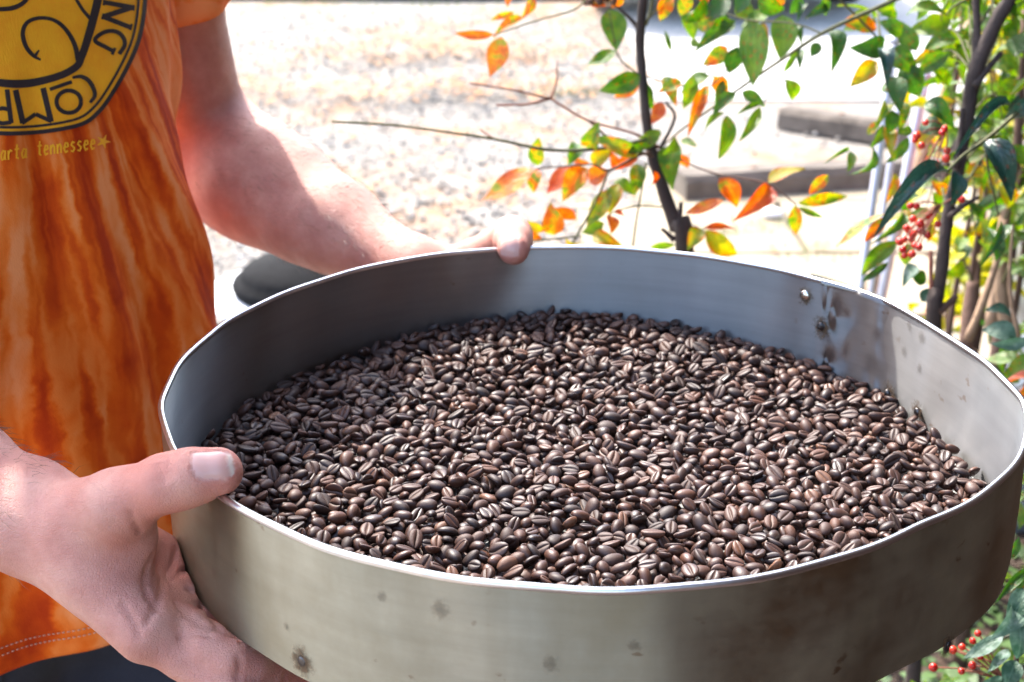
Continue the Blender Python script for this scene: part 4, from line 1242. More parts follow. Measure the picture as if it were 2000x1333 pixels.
# ---- shirt -------------------------------------------------------------------------------
LOGO_Z = 1.238
zk = np.array([.745, .80, .88, .98, 1.08, 1.18, 1.28, 1.36, 1.42, 1.455])
ak = np.array([.188, .188, .186, .182, .178, .180, .190, .186, .140, .085])
bk = np.array([.150, .150, .148, .145, .138, .134, .132, .118, .095, .072])
def catm(z, zk, k):
    return np.interp(z, zk, k) * .5 + .25 * (np.interp(z - .03, zk, k) + np.interp(z + .03, zk, k))
def shirt_point(ph, z):
    """ph angle from the chest front towards his left"""
    a_ = catm(z, zk, ak); b_ = catm(z, zk, bk)
    e = 2.35
    c, s = np.cos(ph), np.sin(ph)
    rr = (np.abs(c / b_) ** e + np.abs(s / a_) ** e) ** (-1 / e)
    # drape folds: fan out below the chest, plus slack round the waist
    dz = LOGO_Z + .10 - z
    pol = np.arctan2(ph * .16, np.maximum(dz, .02))
    amp = np.clip((dz - .12) / .35, 0, 1)
    fold = .0078 * np.sin(pol * 17 + .8 + 1.5 * np.sin(z * 9)) + .0046 * np.sin(pol * 31 + z * 12) + .0050 * np.sin(ph * 5 + z * 8 + 1.2) * np.clip((1.12 - z) / .2, 0, 1)
    side = np.exp(-((ph - 1.35) / .35) ** 2)
    fold2 = side * .0065 * np.sin(z * 34 + ph * 9 + 1.0) + side * .004 * np.sin((ph - .9) * 24 + z * 6)
    belly = .010 * np.exp(-((z - .98) / .12) ** 2) * np.maximum(c, 0)
    rr = rr + fold * amp + fold2 * np.clip((1.36 - z) / .1, 0, 1) + belly
    x = rr * c; y = rr * s
    lean = .012 * np.clip((1.2 - z) / .4, 0, 1)
    return TC[None] + FN[None] * (x + lean)[:, None] + FW[None] * y[:, None] + np.stack([0 * z, 0 * z, z], 1)
nph, nz = 260, 190
PH, ZZ = np.meshgrid(np.linspace(-math.pi, math.pi, nph, endpoint=False), np.linspace(0, 1, nz), indexing='xy')
hemz = .752 + .020 * np.cos(PH - .2) + .006 * np.sin(PH * 4)
Zs = hemz + (1.452 - hemz) * ZZ
SPt = shirt_point(PH.ravel(), Zs.ravel())
f = []
ii = np.arange(nph); 
F_ = np.concatenate([np.stack([j * nph + ii, j * nph + (ii + 1) % nph, (j + 1) * nph + (ii + 1) % nph, (j + 1) * nph + ii], 1) for j in range(nz - 1)])
# inner hem turn-up
me = fast_mesh('shirt_body', SPt, F_, [])
def polar_attrs(me, Pw):
    rel = Pw - TC; u = rel @ FW; fwd = rel @ FN; ph = np.arctan2(u, np.maximum(fwd, -9)); s_ = ph * .165; dz = LOGO_Z + .20 - Pw[:, 2]
    an = np.arctan2(s_, dz); r_ = np.hypot(s_, dz)
    for nme, arr in (('dye_angle', an), ('dye_radius', r_)):
        at = me.attributes.new(nme, 'FLOAT', 'POINT'); at.data.foreach_set('value', arr.astype(np.float32))
polar_attrs(me, SPt)
def shirt_mat():
    m, nt, b = mat('tie_dye_cotton'); p = objco(nt)
    A = N(nt, 'ShaderNodeAttribute', attribute_name='dye_angle').outputs['Fac']; R_ = N(nt, 'ShaderNodeAttribute', attribute_name='dye_radius').outputs['Fac']
    wp = noise(nt, p, 60, 3, .6); A = math_n(nt, 'ADD', A, math_n(nt, 'MULTIPLY', math_n(nt, 'SUBTRACT', wp.outputs[0], .5), .035))
    cb = N(nt, 'ShaderNodeCombineXYZ'); nt.links.new(math_n(nt, 'MULTIPLY', A, 8.5), cb.inputs[0]); nt.links.new(math_n(nt, 'MULTIPLY', R_, 2.2), cb.inputs[1])
    n1 = noise(nt, cb.outputs[0], 2.0, 2, 0.5, 0.2)
    cb2 = N(nt, 'ShaderNodeCombineXYZ'); nt.links.new(math_n(nt, 'MULTIPLY', A, 15), cb2.inputs[0]); nt.links.new(math_n(nt, 'MULTIPLY', R_, 7.0), cb2.inputs[1])
    n2 = noise(nt, cb2.outputs[0], 2.0, 1, 0.5, 0.5)
    n3 = noise(nt, p, 30, 3, .5, .6)
    s_ = math_n(nt, 'ADD', math_n(nt, 'MULTIPLY', n1.outputs[0], .56), math_n(nt, 'ADD', math_n(nt, 'MULTIPLY', n2.outputs[0], .28), math_n(nt, 'MULTIPLY', n3.outputs[0], .16)))
    c = ramp(nt, s_, [(0.40, (0.45, 0.036, 0.001)), (0.455, (0.62, 0.070, 0.002)), (0.50, (0.75, 0.125, 0.006)), (0.542, (0.82, 0.195, 0.029)), (0.605, (0.86, 0.29, 0.095))])
    nt.links.new(c.outputs[0], b.inputs['Base Color']); b.inputs['Roughness'].default_value = .85
    b.inputs['Specular IOR Level'].default_value = .2
    wv = noise(nt, mapping(nt, p, (1, 1, .35)), 1300, 2); w2 = noise(nt, p, 45, 4)
    bump(nt, b, math_n(nt, 'ADD', wv.outputs[0], math_n(nt, 'MULTIPLY', w2.outputs[0], 2.0)), .30, .0012)
    return m
M_SHIRT = shirt_mat(); me.materials.append(M_SHIRT)
shirt = obj('shirt', me, person, label='orange tie-dye t-shirt with yellow printed emblem')
so = shirt.modifiers.new('thick', 'SOLIDIFY'); so.thickness = .0016; so.offset = -1
# sleeves
def sleeve(sh, el, frac, inward, flare=.062):
    d = unit(el - sh); ring = []; n = 48; m_ = 26
    u = unit(np.cross(d, V3(.3, .2, 1))); w = np.cross(d, u); v = []
    path = smooth_path([sh + inward * .115 + V3(0, 0, .006), sh + inward * .045 + V3(0, 0, .006), sh + (el - sh) * .10 - inward * .004, sh + (el - sh) * frac * .6, sh + (el - sh) * frac], 7)
    m_ = len(path); rads = np.interp(np.linspace(0, 1, m_), [0, .25, .5, .75, 1], [.074, .084, .084, .074, flare]); up = None
    for i, c in enumerate(path):
        t = i / (m_ - 1); tg_ = unit(path[min(i + 1, m_ - 1)] - path[max(i - 1, 0)])
        if up is None: up = unit(np.cross(tg_, V3(.3, .2, 1)))
        up = unit(up - tg_ * (up @ tg_)); w = np.cross(tg_, up)
        for k in range(n):
            a_ = 2 * math.pi * k / n
            rr = rads[i] + .0035 * math.sin(3 * a_ + t * 7) * t + .0025 * math.sin(7 * a_ - 5 * t)
            v.append(c + (up * math.cos(a_) + w * math.sin(a_)) * rr)
    f = np.concatenate([np.stack([j * n + np.arange(n), j * n + (np.arange(n) + 1) % n, (j + 1) * n + (np.arange(n) + 1) % n, (j + 1) * n + np.arange(n)], 1) for j in range(m_ - 1)])
    V_ = np.array(v); me = fast_mesh('sleeve', V_, f, [M_SHIRT]); polar_attrs(me, V_)
    o = obj('sleeve', me, shirt); s2 = o.modifiers.new('thick', 'SOLIDIFY'); s2.thickness = .002; s2.offset = -1
    return o
sleeve(SH_L, EL_L, .55, -FW); sleeve(SH_R, EL_R, .55, FW)
mb = MB(); c_ = TC + V3(0, 0, 1.452); mb.tube([c_ + FN * (.076 * math.cos(a_) + .006) + FW * .088 * math.sin(a_) + V3(0, 0, .004 - .012 * math.cos(a_)) for a_ in np.linspace(0, 2 * math.pi, 41)], .008, 8, False); mb.build('collar', M_SHIRT, shirt)

# ---- print on the shirt -----------------------------------------------------------------
TREE = BVHTree.FromPolygons([Vector(p) for p in SPt], F_.tolist())
def on_shirt(x, y, off):
    h = TREE.ray_cast(Vector(CAM), Vector(ray(x, y)).normalized())
    if h[0] is None: return None
    n = h[1]; 
    if n.dot(Vector(CF)) > 0: n = -n
    return h[0] + n * off
def ribbon(mb, pts, w, off, step=5, closed=False):
    P_ = [np.asarray(p, float) for p in pts]; out = []
    if closed: P_ = P_ + [P_[0]]
    for i in range(len(P_) - 1):
        n = max(1, int(np.linalg.norm(P_[i + 1] - P_[i]) / step))
        out += [P_[i] + (P_[i + 1] - P_[i]) * t / n for t in range(n)]
    out.append(P_[-1])
    ws = w if hasattr(w, '__len__') else [w, w]
    v = []
    for i, p in enumerate(out):
        a_ = out[max(0, i - 1)]; b_ = out[min(len(out) - 1, i + 1)]
        if closed and i in (0, len(out) - 1): a_ = out[-2]; b_ = out[1]
        t = b_ - a_; t = t / (np.linalg.norm(t) + 1e-9); nn_ = np.array([-t[1], t[0]])
        wi = np.interp(i / (len(out) - 1), np.linspace(0, 1, len(ws)), ws) / 2
        for s_ in (-1, 0, 1):
            q = p + nn_ * wi * s_; h = on_shirt(q[0], q[1], off)
            v.append(tuple(h) if h is not None else None)
    k = len(mb.v); ok = [q is not None for q in v]
    mb.v += [q if q is not None else (0, 0, 0) for q in v]
    for i in range(len(out) - 1):
        for j in range(2):
            q = (3 * i + j, 3 * i + j + 1, 3 * i + j + 4, 3 * i + j + 3)
            if all(ok[t] for t in q): mb.f.append(tuple(k + t for t in q))
def curve2(pts, n=8): return smooth_path([np.array(p, float) for p in pts], n)
def print_mat(name, c1, c2):
    m, nt, b = mat(name); p = objco(nt)
    n1 = noise(nt, p, 40, 5, .7); n2 = noise(nt, mapping(nt, p, (1, 1, .3)), 900, 2)
    r_ = ramp(nt, n1.outputs[0], [(0.3, c1), (0.7, c2)]); nt.links.new(r_.outputs[0], b.inputs['Base Color']); b.inputs['Roughness'].default_value = .75
    bump(nt, b, n2.outputs[0], .35, .0008)
    return m
M_YEL = print_mat('yellow_print', (0.90, 0.33, 0.004), (0.95, 0.47, 0.010)); M_INK = print_mat('dark_print', (0.016, 0.010, 0.012), (0.035, 0.022, 0.022))
outline = curve2([(284, -20), (280, 30), (270, 80), (250, 128), (220, 182), (192, 220), (160, 244), (100, 257), (20, 263), (-60, 257), (-120, 240), (-165, 214), (-200, 180), (-235, 125), (-252, 70), (-258, 0), (-240, -80), (-190, -155), (-110, -208), (10, -230), (130, -208), (215, -155), (268, -85), (284, -20)], 6)[:-1]
# yellow field as a clipped grid
mb = MB(); cx_, cy_ = 10, 10
oo = [np.array(p) for p in outline]; rings = 26; k0 = len(mb.v)
c0 = on_shirt(cx_, cy_, .0008); mb.v.append(tuple(c0)); nO = len(oo); okr = {}
for i in range(1, rings + 1):
    for j, p in enumerate(oo):
        q = np.array([cx_, cy_]) + (p - [cx_, cy_]) * (i / rings) * .985; h = on_shirt(q[0], q[1], .0008); okr[(i, j)] = h is not None; mb.v.append(tuple(h) if h is not None else (0, 0, 0))
idx = lambda i, j: 0 if i == 0 else 1 + (i - 1) * nO + j % nO
for i in range(rings):
    for j in range(nO):
        if i == 0: q = (0, idx(1, j), idx(1, j + 1))
        else: q = (idx(i, j), idx(i + 1, j), idx(i + 1, j + 1), idx(i, j + 1))
        mb.f.append(q)
emb = mb.build('emblem', M_YEL, shirt, label='yellow rounded emblem with dark outlines and letters')
sc_ = lambda s: [np.array([cx_, cy_]) + (p - [cx_, cy_]) * s for p in oo]
mb = MB(); ribbon(mb, sc_(.992), 8, .0013, closed=True); mb.build('outline', M_INK, emb)
mb = MB(); ribbon(mb, sc_(.945), 5, .0013, closed=True); mb.build('outline', M_INK, emb)
STROKES = [
    ([(196, -60), (188, 0), (178, 42), (166, 84), (156, 112), (147, 130), (120, 146), (80, 158), (40, 164), (0, 162), (-60, 150), (-110, 120)], [15, 16, 15, 14, 14, 16, 14, 15]),
    ([(77, 117), (62, 108), (48, 90), (42, 65), (50, 45), (70, 36), (95, 37), (115, 47), (132, 66), (144, 90), (150, 118)], [4, 8, 9, 8, 7, 7, 8, 9, 10]),
    ([(-30, 16), (0, 18), (25, 15), (45, 4), (56, -14)], [8, 9, 8]), ([(140, -12), (158, 18), (173, 36)], [6, 7]), ([(64, 112), (74, 98)], [8, 3]),
]
for pts, w in STROKES:
    mb = MB(); ribbon(mb, curve2(pts), w, .0014, 4); mb.build('stroke', M_INK, emb)
LETTERS = {
    'N': [([(202, 5), (257, 15)], 9), ([(254, 15), (199, 33)], 10), ([(199, 33), (252, 54)], 9), ([(201, 0), (200, 11)], 5), ([(258, 10), (257, 21)], 5), ([(254, 47), (251, 59)], 5), ([(200, 27), (197, 38)], 5)],
    'G': [(curve2([(220, 101), (203, 92), (183, 80), (192, 68), (210, 61), (228, 64), (239, 76), (240, 90), (230, 106)]), 8), ([(216, 107), (222, 94)], 6)],
    'C': [(curve2([(139, 152), (155, 150), (170, 158), (180, 174), (182, 188), (173, 201)]), [5, 8, 9, 8, 6]), ([(95, 175), (138, 160)], 7)],
    'O': [([(132 + 24 * math.cos(t), 199 + 22 * math.sin(t)) for t in np.linspace(0, 2 * math.pi, 25)], 8)],
    'M': [([(28, 176), (42, 241)], 11), ([(40, 241), (67, 223)], 8), ([(67, 223), (99, 237)], 8), ([(98, 238), (82, 172)], 11)],
    'P': [([(12, 175), (20, 241)], 9), (curve2([(20, 239), (2, 241), (-12, 234), (-12, 218), (2, 212), (14, 214)]), 8)],
}
for ltr, st in LETTERS.items():
    mb = MB()
    for pts, w in st: ribbon(mb, pts, w, .0014, 4)
    mb.build('letter', M_INK, emb)
# hand-lettered place name in yellow
FONT = {'a': [[(.8, .55), (.4, .62), (.1, .35), (.25, .02), (.6, .08), (.8, .5)], [(.82, .62), (.8, .1), (.95, 0)]], 'r': [[(.15, .6), (.2, 0)], [(.2, .38), (.5, .62), (.8, .52)]],
        't': [[(.45, .95), (.4, .1), (.75, .02)], [(.05, .62), (.85, .66)]], 'e': [[(.12, .32), (.8, .38), (.7, .6), (.35, .62), (.1, .3), (.35, .0), (.8, .1)]],
        'n': [[(.12, .62), (.16, 0)], [(.16, .4), (.5, .62), (.76, .45), (.8, 0)]], 's': [[(.78, .55), (.4, .64), (.15, .45), (.75, .22), (.5, 0), (.1, .08)]]}
def word(txt, x0, y0, adv, size, slope):
    x = x0
    for chh in txt:
        mb = MB()
        for st in FONT[chh]:
            ribbon(mb, [(x + u * adv * .85, y0 + (x - x0) * slope - v_ * size + u * adv * slope) for u, v_ in st], 3.6, .0010, 3)
        mb.build('yellow_letter', M_YEL, shirt)
        x += adv
word('arta', 0, 314, 13.2, 30, -.10); word('tennessee', 71, 305, 12.9, 30, -.12)
mb = MB()
for a_ in range(5):
    t = a_ * 2 * math.pi / 5 - 1.2; ribbon(mb, [(200, 277), (200 + 14 * math.cos(t), 277 + 14 * math.sin(t))], [8, 1], .0010, 3)
mb.build('star_mark', M_YEL, shirt)
# hem stitching: two rows of short stitches
M_ST = simple('thread', (0.60, 0.30, 0.18), (0.70, 0.40, 0.26), 50, .8, bs=0)
mb = MB()
for row in (.016, .022):
    for a_ in np.arange(-1.2, 1.2, .022):
        ph = np.array([a_, a_ + .013]); z = .752 + .020 * np.cos(ph - .2) + .006 * np.sin(ph * 4) + row
        q = shirt_point(ph, z); out_ = unit(q[0] - TC - V3(0, 0, q[0][2])); mb.tube([q[0] + out_ * .0006, q[1] + out_ * .0006], .0005, 4)
mb.build('hem_stitching', M_ST, shirt, kind='stuff')

# ================================================================== PLANTS
def leaf_mat(name, cols, spot=None, spot_amt=0.0, trans=0.45, gloss=0.42, edge=None):
    m, nt, b = mat(name)
    rnd = N(nt, 'ShaderNodeObjectInfo').outputs['Random']
    co = N(nt, 'ShaderNodeTexCoord').outputs['Object']
    ad = N(nt, 'ShaderNodeVectorMath', operation='ADD'); nt.links.new(co, ad.inputs[0])
    cb = N(nt, 'ShaderNodeCombineXYZ'); nt.links.new(math_n(nt, 'MULTIPLY', rnd, 37.0), cb.inputs[0]); nt.links.new(math_n(nt, 'MULTIPLY', rnd, 91.0), cb.inputs[1]); nt.links.new(cb.outputs[0], ad.inputs[1])
    n1 = noise(nt, ad.outputs[0], 3.2, 3, .55); n2 = noise(nt, ad.outputs[0], 11, 3, .6)
    f_ = math_n(nt, 'ADD', math_n(nt, 'MULTIPLY', n1.outputs[0], .8), math_n(nt, 'MULTIPLY', rnd, .25))
    c = ramp(nt, f_, cols).outputs[0]
    ac = N(nt, 'ShaderNodeAttribute', attribute_name='across').outputs['Fac']
    if edge is not None:
        ef = math_n(nt, 'MULTIPLY', math_n(nt, 'POWER', ac, 2.5), ramp(nt, n1.outputs[0], [(.4, (0, 0, 0)), (.58, (1, 1, 1))]).outputs[0]); c = mix(nt, ef, c, edge)
    if spot is not None:
        sf = math_n(nt, 'MULTIPLY', ramp(nt, n2.outputs[0], [(.60, (0, 0, 0)), (.66, (1, 1, 1))]).outputs[0], spot_amt); c = mix(nt, sf, c, spot)
    mid = ramp(nt, ac, [(.0, (1, 1, 1)), (.10, (0, 0, 0))]); c = mix(nt, math_n(nt, 'MULTIPLY', mid.outputs[0], .35), c, tuple(min(1, x * 1.6 + .01) for x in cols[len(cols) // 2][1]))
    nt.links.new(c, b.inputs['Base Color']); b.inputs['Roughness'].default_value = gloss
    tr = N(nt, 'ShaderNodeBsdfTranslucent'); hv = N(nt, 'ShaderNodeHueSaturation'); hv.inputs['Saturation'].default_value = 1.15; hv.inputs['Value'].default_value = 1.2; nt.links.new(c, hv.inputs['Color']); nt.links.new(hv.outputs[0], tr.inputs['Color'])
    mx = N(nt, 'ShaderNodeMixShader'); mx.inputs[0].default_value = trans
    nt.links.new(b.outputs[0], mx.inputs[1]); nt.links.new(tr.outputs[0], mx.inputs[2]); nt.links.new(mx.outputs[0], nt.nodes['Material Output'].inputs['Surface'])
    vn = noise(nt, mapping(nt, co, (9, 2.2, 1)), 3, 2); bump(nt, b, vn.outputs[0], .25, .03)
    return m
G1 = (0.030, 0.085, 0.010); G2 = (0.065, 0.155, 0.016); G3 = (0.13, 0.22, 0.022); O1 = (0.50, 0.085, 0.008); O2 = (0.62, 0.17, 0.012); Y1 = (0.30, 0.30, 0.020); RD = (0.45, 0.03, 0.008)
LM = {
    'g': leaf_mat('leaf_green', [(.28, G1), (.44, G2), (.60, G3), (.8, (0.19, 0.27, 0.025))], RD, .5),
    'm': leaf_mat('leaf_turning', [(.30, G2), (.42, G3), (.50, Y1), (.57, O2), (.70, O1)], RD, .8),
    'o': leaf_mat('leaf_orange', [(.24, G3), (.33, Y1), (.41, O2), (.56, O1), (.80, RD)], (0.10, 0.025, 0.008), .5),
    'y': leaf_mat('leaf_yellow_green', [(.30, G3), (.5, Y1), (.66, (0.36, 0.27, 0.018)), (.78, O2)], O1, .7, edge=O1),
    'd': leaf_mat('leaf_dark', [(.30, (0.020, 0.062, 0.012)), (.7, (0.045, 0.115, 0.018))], RD, .25, .38, .40),
    'b': leaf_mat('leaf_sky_shade', [(.30, (0.010, 0.036, 0.026)), (.7, (0.022, 0.060, 0.040))], RD, .2, .12, .30),  # shade and sky reflection put into the leaf colour
    'v': leaf_mat('leaf_silver', [(.40, (0.03, 0.08, 0.045)), (.58, (0.09, 0.16, 0.11)), (.75, (0.26, 0.33, 0.29))], None, 0, .25, .5),
    'l': leaf_mat('leaf_lemon', [(.30, (0.20, 0.26, 0.012)), (.5, (0.42, 0.40, 0.015)), (.75, (0.60, 0.46, 0.015))], None, 0, .5, .5),
}
LEAF = {}
def leaf_data(kind, w, curl):
    """leaf meshes shared between alike leaves: width class and curl class"""
    wk = min(range(6), key=lambda i: abs((.16, .24, .34, .44, .56, .70)[i] - w)); key = (kind, wk, curl)
    if key not in LEAF:
        me = leaf_mesh('leaf', 1.0, (.16, .24, .34, .44, .56, .70)[wk], (.06, .12, .2)[curl], (.05, .2, .42)[curl], seed=wk * 7 + curl * 3); me.materials.append(LM[kind]); LEAF[key] = me
    return LEAF[key]
def put_leaf(parent, base, tip, wid, kind, facing=None, curl=None, name='leaf'):
    base = np.asarray(base, float); tip = np.asarray(tip, float); d = tip - base; L = np.linalg.norm(d); y = d / L
    if facing is None: facing = -CF + .36 * rng.normal(size=3)
    z = facing - y * (facing @ y); z /= np.linalg.norm(z); x = np.cross(y, z)
    if curl is None: curl = int(rng.integers(0, 3))
    o = bpy.data.objects.new(name, leaf_data(kind, wid / L, curl)); COL.objects.link(o); o.parent = parent
    M = Matrix(((x[0], y[0], z[0], base[0]), (x[1], y[1], z[1], base[1]), (x[2], y[2], z[2], base[2]), (0, 0, 0, 1))) @ Matrix.Scale(L, 4)
    o.matrix_world = M; o.matrix_parent_inverse = pm(parent).inverted(); o.matrix_basis = M
    return o
def bark(name, c1, c2, sc=40):
    m, nt, b = mat(name); p = objco(nt); n = noise(nt, mapping(nt, p, (1, 1, .35)), sc, 6, .65); n2 = noise(nt, p, sc * 4, 3)
    r_ = ramp(nt, n.outputs[0], [(.3, c1), (.7, c2)]); nt.links.new(r_.outputs[0], b.inputs['Base Color']); b.inputs['Roughness'].default_value = .85
    bump(nt, b, math_n(nt, 'ADD', n.outputs[0], math_n(nt, 'MULTIPLY', n2.outputs[0], .4)), .7, .004); return m
M_BARK = bark('dark_bark', (0.022, 0.014, 0.011), (0.060, 0.040, 0.032)); M_TWIG = bark('green_twig', (0.07, 0.075, 0.025), (0.12, 0.11, 0.045), 60)
M_RTWIG = bark('red_twig', (0.20, 0.055, 0.035), (0.32, 0.13, 0.075), 60); M_CANE = bark('tan_cane', (0.22, 0.13, 0.075), (0.36, 0.24, 0.15), 25); M_BROWN = bark('brown_stem', (0.07, 0.035, 0.022), (0.14, 0.075, 0.05), 30)
def stem(parent, pix, Zs_, wpx, m, name='stem', seg=5, nodes=False, to_ground=False):
    if not hasattr(Zs_, '__len__'): Zs_ = [Zs_] * len(pix)
    if not hasattr(wpx, '__len__'): wpx = [wpx] * len(pix)
    pts = [W(x, y, z) for (x, y), z in zip(pix, Zs_)]; rs = [w * z / FOC / 2 for w, z in zip(wpx, Zs_)]
    if to_ground:
        g = pts[0].copy(); g[2] = -.03; g[0] += .03; pts = [g, (g * .5 + pts[0] * .5) + V3(.012, .01, 0)] + pts; rs = [rs[0] * 1.25, rs[0] * 1.1] + rs
    P_ = smooth_path(pts, seg); R_ = np.interp(np.linspace(0, 1, len(P_)), np.linspace(0, 1, len(rs)), rs)
    if nodes: R_ = R_ * (1 + .14 * np.array([max(0, math.sin(i * 1.9)) ** 6 + .25 * math.sin(i * 5.1) for i in range(len(P_))]))
    mb = MB(); mb.tube(P_, list(R_), 10 if wpx[0] > 8 else 6); return mb.build(name, m, parent)

# ---- shrub behind the tray, with turning leaves --------------------------------------------
base1 = W(1335, 490, 1.66); sh1 = empty('nandina_shrub', (base1[0] + .03, base1[1], 0), 'slender shrub behind the tray with green and orange leaves and bare twigs', 'shrub', 'nandina shrubs')
trunk1 = stem(sh1, [(1338, 500), (1322, 445), (1300, 385), (1274, 300), (1262, 230), (1255, 150), (1250, 80), (1256, 0), (1262, -80)], [1.66, 1.66, 1.66, 1.66, 1.65, 1.65, 1.65, 1.64, 1.64], [36, 31, 25, 22, 19, 17, 19, 17, 15], M_BARK, 'trunk', 5, True, True)
for pix, z, w, m in [
    ([(1326, 450), (1328, 425), (1330, 395)], 1.655, [14, 10, 9], M_BARK), ([(1318, 470), (1302, 455), (1292, 447)], 1.655, [14, 9, 7], M_BARK),
    ([(1252, 70), (1238, 45), (1215, 22), (1195, 5)], [1.65, 1.65, 1.64, 1.63], [10, 8, 6, 5], M_BARK), ([(1256, 55), (1268, 35), (1290, 10), (1310, -15)], [1.65, 1.64, 1.63, 1.62], [8, 6, 5, 4], M_TWIG), ([(1262, 50), (1272, 15), (1276, -20)], 1.65, 6, M_TWIG),
    ([(1290, 290), (1240, 262), (1190, 248), (1140, 232), (1075, 193)], [1.66, 1.65, 1.64, 1.63, 1.62], [8, 6, 5, 5, 5], M_RTWIG), ([(1075, 193), (1000, 176), (918, 163)], [1.62, 1.60, 1.58], [5, 4, 4], M_RTWIG), ([(1075, 193), (1030, 204), (970, 206)], [1.62, 1.61, 1.60], [5, 5, 4], M_RTWIG), ([(1075, 193), (1086, 165), (1089, 120)], [1.62, 1.62, 1.61], [5, 4, 2.5], M_RTWIG),
    ([(1295, 310), (1255, 300), (1205, 283), (1160, 245), (1148, 235)], [1.66, 1.65, 1.64, 1.63, 1.63], [7, 7, 6, 5, 4], M_BROWN),
    ([(1290, 262), (1240, 278), (1160, 292), (1070, 293), (965, 272), (870, 258), (770, 245), (648, 238)], [1.66, 1.64, 1.62, 1.60, 1.57, 1.54, 1.52, 1.50], [7, 7, 7, 7, 6, 5, 5, 5], M_TWIG), ([(965, 272), (945, 259), (938, 253)], 1.57, [5, 3.5, 3], M_RTWIG), ([(950, 270), (925, 266), (910, 258)], 1.565, [3, 2.5, 2], M_RTWIG),
    ([(1300, 295), (1250, 303), (1190, 333), (1158, 322), (1110, 325), (1047, 330)], [1.66, 1.65, 1.63, 1.62, 1.61, 1.60], [6, 6, 6, 4, 4, 3.5], M_BROWN), ([(1190, 333), (1172, 375), (1150, 420), (1118, 475)], [1.63, 1.63, 1.62, 1.61], [5, 5, 5, 5], M_TWIG),
    ([(1262, 318), (1250, 390), (1243, 430), (1236, 482)], 1.64, [5, 4, 4, 4], M_TWIG), ([(1300, 405), (1245, 403), (1200, 414), (1188, 424)], [1.66, 1.63, 1.62, 1.62], [4, 4, 3, 3], M_TWIG), ([(1135, 462), (1082, 467), (1040, 472)], 1.6, 4, M_TWIG),
    ([(1340, 460), (1360, 452), (1376, 447)], [1.66, 1.65, 1.64], [5, 4, 3], M_TWIG), ([(1400, 340), (1418, 370), (1413, 392)], 1.62, 3, M_TWIG), ([(1310, 300), (1345, 320), (1400, 340), (1470, 352), (1506, 362), (1555, 400)], [1.66, 1.64, 1.62, 1.60, 1.59, 1.58], [5, 4, 4, 4, 4, 3], M_BROWN),
    ([(1150, -5), (1120, 20), (1050, 40), (985, 62), (962, 70)], [1.63, 1.62, 1.61, 1.60, 1.60], [5, 4, 3.5, 3, 3], M_TWIG), ([(1023, 36), (1042, -6)], 1.6, [3, 3], M_TWIG), ([(1250, 148), (1215, 120), (1203, 97)], [1.65, 1.64, 1.63], [4, 3, 3], M_TWIG), ([(1190, 22), (1203, 97)], 1.63, [3, 2.5], M_TWIG),
    ([(1290, 290), (1330, 255), (1400, 205), (1475, 152), (1540, 108), (1605, 66), (1680, 30), (1755, -4), (1830, -50)], [1.66, 1.62, 1.58, 1.55, 1.53, 1.51, 1.50, 1.49, 1.48], [3, 4, 5, 6, 7, 8, 9, 10, 11], M_TWIG), ([(1605, 66), (1570, 52), (1530, 44), (1460, 40), (1400, 20)], [1.51, 1.52, 1.53, 1.55, 1.57], [4, 4, 4, 4, 4], M_TWIG),
    ([(1395, 92), (1378, 140), (1352, 185)], 1.58, [3, 3, 3], M_TWIG), ([(1440, 95), (1410, 150), (1372, 178)], 1.57, [3, 3, 3], M_TWIG), ([(1485, 207), (1500, 190), (1535, 155)], 1.55, [2.5, 2.5, 2.5], M_TWIG), ([(1300, 200), (1318, 230), (1290, 290)], 1.65, [6, 7, 8], M_BARK), ([(1265, 150), (1330, 168), (1382, 148), (1420, 160)], [1.65, 1.62, 1.60, 1.58], 4, M_TWIG),
]:
    stem(sh1, pix, z, w, m, 'twig', 4)
